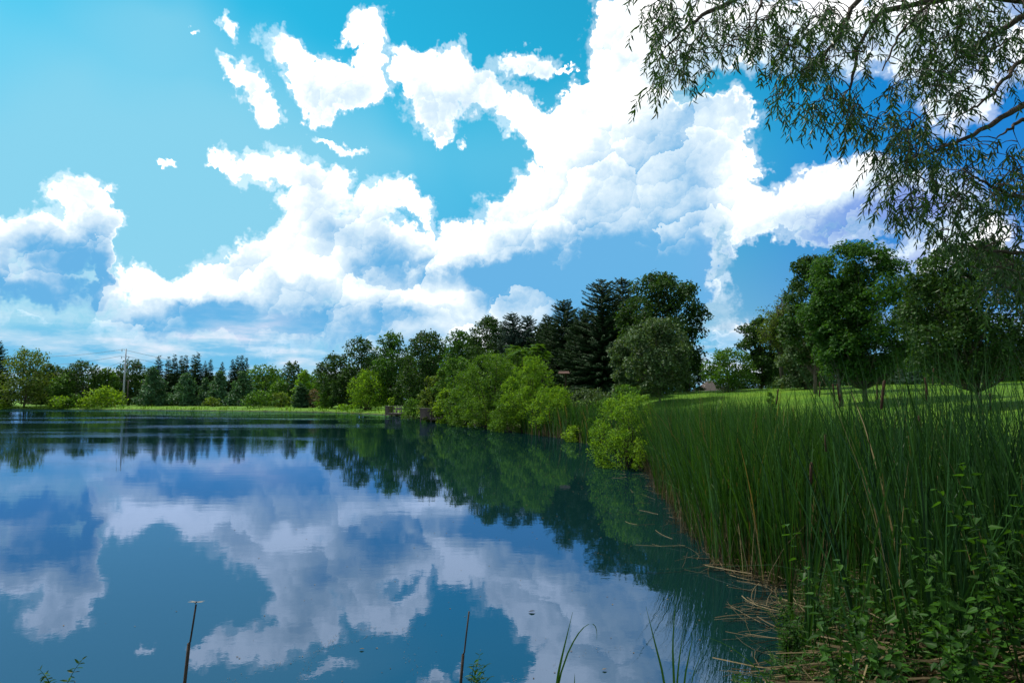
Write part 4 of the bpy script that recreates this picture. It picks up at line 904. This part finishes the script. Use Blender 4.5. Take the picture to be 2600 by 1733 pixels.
# dragonfly: slim body, head, four outspread wings
df = thing('dragonfly', 'dragonfly with spread wings on the tip of the left stalk', 'insect', tuple(tip + np.array((0, 0, .004))))
M['chitin'] = noisemat('dragonfly_body', (0.02, 0.025, 0.03), (0.05, 0.06, 0.06), 60, .4)
M['wing'] = noisemat('dragonfly_wing', (0.14, 0.12, 0.09), (0.24, 0.20, 0.14), 80, .3)
Buf().tube([(0, -.008, .004), (0, -.003, .006), (0, .004, .006), (0, .012, .004), (0, .034, .000)], [.002, .0042, .0036, .0016, .001], 8).build('body', M['chitin'], df, smooth=True)
Buf().tube([(0, -.012, .004), (0, -.010, .0045), (0, -.008, .004)], [.0012, .0034, .0015], 8).build('head', M['chitin'], df, smooth=True)
for sg in (-1, 1):
    for k, (y0, sw) in enumerate(((0.0, -.006), (.006, .007))):
        t = np.linspace(0, 1, 8); w = .0048 * np.sin(pi * np.clip(t * .85 + .12, 0, 1)); X_ = sg * (.003 + .034 * t); Yc = y0 + sw * t
        up_ = np.stack([X_, Yc - w, .006 + .003 * t], 1); dn = np.stack([X_, Yc + w, .006 + .003 * t], 1); i = np.arange(7)
        b = Buf().add(np.concatenate([up_, dn]), np.stack([i, i + 1, i + 9, i + 8], 1)); b.add(np.concatenate([up_, dn]) - (0, 0, .0004), np.stack([i, i + 8, i + 9, i + 1], 1)); b.build('wing', M['wing'], df)
# leafy sprigs at the bottom edge
for px, py, Yd, lab in ((1195, 1725, 3.15, 'bright leafy sprig hugging the bottom centre stalk'), (150, 1745, 3.1, 'leafy sprig with seed stalks in the bottom left corner'), (1205, 1760, 3.1, 'second leafy sprig below the bottom centre stalk')):
    o = copy_tree(lp[1]); p = at_y(px, py, Yd); o.location = (p.x, p.y, p.z - .22); o.scale = (.55, .55, .62); o.rotation_euler = (0, 0, px * .01); o['label'] = lab; o['group'] = 'leafy sprigs at the bottom edge'
# things afloat
fl = Buf()
k = 900; x = rng.uniform(-6, 5, k); y = rng.uniform(5.5, 26, k); k2 = (shore_dist(x, y) < -.05) & (rng.random(k) < np.clip(1.3 + shore_dist(x, y) / 5, .18, 1)); x = x[k2]; y = y[k2]; k = len(x); a = rng.random(k) * 6.28
leaves(fl, 'quad', np.stack([x, y, np.full(k, .0035)], 1), np.stack([np.cos(a), np.sin(a), np.zeros(k)], 1), np.tile((0, 0, 1.0), (k, 1)) , rng.uniform(.006, .020, k) * (1 + y / 14))
for arc, cnt in (([(560, 1733), (800, 1655), (960, 1610), (1080, 1585)], 170), ([(760, 1733), (800, 1660), (860, 1610), (960, 1590)], 150), ([(1080, 1733), (1030, 1660), (1040, 1600)], 60), ([(1290, 1733), (1500, 1650), (1700, 1640)], 60), ([(1500, 1400), (1640, 1440), (1860, 1475)], 90)):
    A_ = np.array([tuple(on_z(*q))[:2] for q in arc]); u = rng.random(cnt); tq = np.linspace(0, 1, len(A_)); xy = np.stack([np.interp(u, tq, A_[:, c]) for c in (0, 1)], 1) + rng.normal(0, .035, (cnt, 2)); a = rng.random(cnt) * 6.28
    leaves(fl, 'quad', np.concatenate([xy, np.full((cnt, 1), .0045)], 1), np.stack([np.cos(a), np.sin(a), np.zeros(cnt)], 1), np.tile((0, 0, 1.0), (cnt, 1)), rng.uniform(.004, .013, cnt))
tag(fl.build('floating_debris', M['straw']), 'pale specks of pollen, seeds and leaf bits floating on the water', 'debris', kind='stuff')
for px, py, lab in ((1341, 1553, 'dark curled leaf floating alone on the cloud reflection'), (912, 1648, 'small brown leaf floating near the bottom left of centre'), (1528, 1700, 'yellow brown leaf floating at the bottom centre right')):
    p = on_z(px, py, .004); lf = Buf(); leaves(lf, 'oval', np.array([[0, 0, 0.0]]), np.array([[1, .2, .1]]), np.array([[0, .2, 1.0]]), .085 if px == 1341 else .05)
    tag(lf.build('floating_leaf', M['straw' if px != 1341 else 'bark_dark'], None, (p.x, p.y, .010)), lab, 'leaf', 'single leaves afloat')

# ================================================================== the willow whose branches hang into the picture from the right
M['overhang'] = leafmat('leaf_overhang', (0.017, 0.052, 0.009), (0.040, 0.100, 0.015), trans=0.30, rough=0.42, spec=0.3)
tb = Vector((9.6, 7.6, 0)); tb.z = gz(tb.x, tb.y)
wil = thing('willow_tree', 'willow whose leafy branches hang in from the top right corner', 'tree', tb)
inv = -np.array(tb)
trunk = Buf(); tpts = np.array([(9.6, 7.6, tb.z - .2), (9.5, 7.6, 1.8), (9.2, 7.8, 3.2), (8.8, 8.0, 4.6), (8.3, 8.2, 6.0), (7.6, 8.4, 7.3)])
trunk.tube(tpts + inv, [.42, .30, .27, .23, .17, .10], 12); trunk.build('trunk', M['bark'], wil, smooth=True)
LIMBS = [  # photograph pixel waypoints with forward distance, first point joined to the trunk
    [(2620, 35, 8.4), (2560, 65, 8.3), (2490, 105, 8.2), (2420, 160, 8.1), (2370, 190, 8.0)],
    [(2620, 262, 8.0), (2570, 282, 7.9), (2500, 330, 7.8), (2400, 372, 7.7), (2310, 410, 7.6)],
    [(2620, 300, 8.3), (2580, 312, 8.2), (2558, 330, 8.2), (2530, 352, 8.1)],
    [(2620, 505, 7.6), (2560, 495, 7.5), (2500, 465, 7.5), (2450, 430, 7.4)],
    [(2620, 640, 7.4), (2520, 640, 7.3), (2440, 625, 7.2)],
    [(2350, -160, 8.4), (2250, -60, 8.3), (2160, 10, 8.2), (2150, 60, 8.1), (2105, 120, 8.0), (2070, 170, 7.9)],
    [(2150, -120, 8.6), (2000, -50, 8.5), (1850, 5, 8.4), (1780, 40, 8.3), (1730, 75, 8.2), (1690, 120, 8.1)],
    [(2450, -90, 7.9), (2350, 20, 7.8), (2280, 90, 7.7), (2240, 180, 7.6)],
    [(2240, 20, 8.0), (2170, 130, 8.0), (2160, 230, 7.9), (2150, 300, 7.9)],
    [(1950, -60, 8.2), (1930, 20, 8.1), (1900, 90, 8.0)],
    [(2620, 120, 7.6), (2560, 190, 7.5), (2500, 260, 7.4), (2420, 300, 7.4)],
]
woodb = Buf(); nodes = []
for L in LIMBS:
    P = np.array([tuple(at_y(*q)) for q in L])
    j = np.argmin(np.linalg.norm(tpts[2:] - P[0], axis=1)) + 2; P = np.concatenate([[tpts[j]], (tpts[j] * .5 + P[0] * .5)[None] + (0, 0, .25), P])
    t = np.linspace(0, 1, 26); q = np.linspace(0, 1, len(P)); Q = np.stack([np.interp(t, q, P[:, c]) for c in range(3)], 1)
    for _ in range(2): Q[1:-1] = (Q[:-2] + 2 * Q[1:-1] + Q[2:]) / 4
    Q[1:-1] += rng.normal(0, .012, (24, 3))
    woodb.tube(Q + inv, np.linspace(.065, .010, 26) * (1.0 if len(L) > 4 else .7), 6, cap=False); nodes += list(Q[5:])
# leafy parts seen in the photograph: x, y, rx, ry, weight
MASK = [(1660, 40, 60, 55, 1), (1740, 60, 90, 70, 1.3), (1690, 150, 45, 80, .9), (1735, 200, 45, 55, 1.0), (1700, 225, 30, 30, .6), (1800, 130, 45, 70, .7), (1815, 180, 20, 30, .5), (1880, 60, 90, 65, 1.3), (1895, 135, 35, 40, .8), (1960, 90, 60, 70, 1.0),
    (1955, 150, 25, 25, .5), (2030, 60, 80, 65, 1.2), (2050, 150, 60, 70, 1.2), (2000, 210, 40, 60, .9), (1970, 290, 38, 24, .9), (2030, 310, 60, 32, .8), (2080, 240, 50, 70, 1.1), (2110, 110, 50, 90, 1.2), (2130, 290, 60, 50, 1.1), (2110, 325, 30, 20, .5), (2190, 60, 70, 60, 1.3),
    (2190, 320, 45, 50, 1.0), (2200, 180, 26, 50, .6), (2300, 40, 80, 50, 1.4), (2330, 130, 60, 90, 1.4), (2310, 240, 70, 50, 1.2), (2420, 70, 90, 80, 1.3), (2420, 180, 70, 80, 1.3), (2530, 80, 90, 90, 1.2), (2540, 190, 70, 60, 1.1), (2400, 280, 70, 50, 1.1), (2270, 340, 60, 50, 1.1), (2250, 400, 50, 40, .8),
    (2350, 370, 80, 60, 1.2), (2260, 470, 55, 50, 1.1), (2240, 515, 35, 25, .7), (2330, 450, 70, 60, 1.1), (2300, 540, 60, 40, 1.0), (2380, 540, 80, 60, 1.2), (2440, 420, 60, 60, 1.0), (2480, 500, 80, 60, 1.2), (2560, 420, 50, 50, .9), (2560, 540, 70, 60, 1.3), (2450, 610, 90, 45, 1.3), (2560, 640, 70, 60, 1.3),
    (2480, 690, 90, 40, 1.2), (2560, 740, 60, 60, 1.0), (2370, 600, 40, 20, .6), (2520, 780, 50, 40, .5)]
HOLES = [(2255, 165, 38, 50), (2575, 325, 38, 42), (1850, 215, 20, 30), (2490, 345, 20, 22)]
tw = []
wsum = np.array([a[2] * a[3] * a[4] for a in MASK]); wsum = wsum / wsum.sum()
for mi_ in rng.choice(len(MASK), 980, p=wsum):
    cx, cy_, rx, ry, w = MASK[mi_]; a = rng.random() * 6.28; r = sqrt(rng.random()); x = cx + cos(a) * r * rx; y = cy_ + sin(a) * r * ry
    if any(((x - h[0]) / h[2]) ** 2 + ((y + 15 - h[1]) / h[3]) ** 2 < 1 for h in HOLES): continue
    tw.append(np.array(tuple(at_y(x, y - 22, rng.uniform(6.6, 8.9)))))
# unseen crown added above and beside the picture to shade the foreground
for _ in range(520):
    a = rng.random() * 6.28; r = sqrt(rng.random()); p = np.array((7.6 + cos(a) * r * 4.3, 8.2 + sin(a) * r * 4.0, 7.4 + rng.uniform(-1.6, 1.6) * (1 - r * .5)))
    d = Vector(p) - Vector((0, 0, CAM_H)); el_ = d.z / max(.1, d.y)
    if el_ > .66 or d.x / max(.1, d.y) > .80: tw.append(p)
tw = np.array(tw); tw = tw[np.argsort(np.linalg.norm(tw - tpts[-2], axis=1))]
nd = np.array(nodes); lf = Buf(); twb = Buf()
for p in tw:
    dd = np.linalg.norm(nd - p, axis=1) + 0.4 * np.maximum(0, p[2] - nd[:, 2]); j = np.argmin(dd); q = nd[j]; dist = np.linalg.norm(q - p)
    if dist > .08:
        c = curve(q, p, (0, 0, .16 * dist) + rng.normal(0, .05 * dist, 3), 5); twb.tube(c + inv, np.linspace(.0055 + .006 * min(dist, 1), .0028, 5), 4, cap=False)
        nd = np.concatenate([nd, c[2:]])
    L = rng.uniform(.14, .34); a = rng.random() * 6.28; out = np.array((cos(a), sin(a), 0)) * rng.uniform(.5, 2.2)
    t = np.linspace(0, 1, 5)[:, None]; C = p + out * L * t * (1.1 - .5 * t) + np.array((0, 0, -1.0)) * L * (.25 * t + .75 * t ** 2)
    twb.tube(C + inv, np.linspace(.0026, .0010, 5), 3, cap=False)
    n = int(L / .016); u = np.linspace(.06, 1, n); Q = np.stack([np.interp(u, np.linspace(0, 1, 5), C[:, k]) for k in range(3)], 1)
    b_ = np.arange(n) * 2.6 + rng.random() * 6; tang = unit(C[-1] - C[0]) ; al = np.stack([np.cos(b_), np.sin(b_), rng.normal(-.5, .35, n)], 1) + tang * 1.1
    leaves(lf, 'lance', Q + inv, al, rdir(n), rng.uniform(.070, .120, n), 1.15)
woodb.build('limbs', M['bark_dark'], wil, smooth=True); twb.build('twigs', M['bark_dark'], wil); lf.build('foliage', M['overhang'], wil)
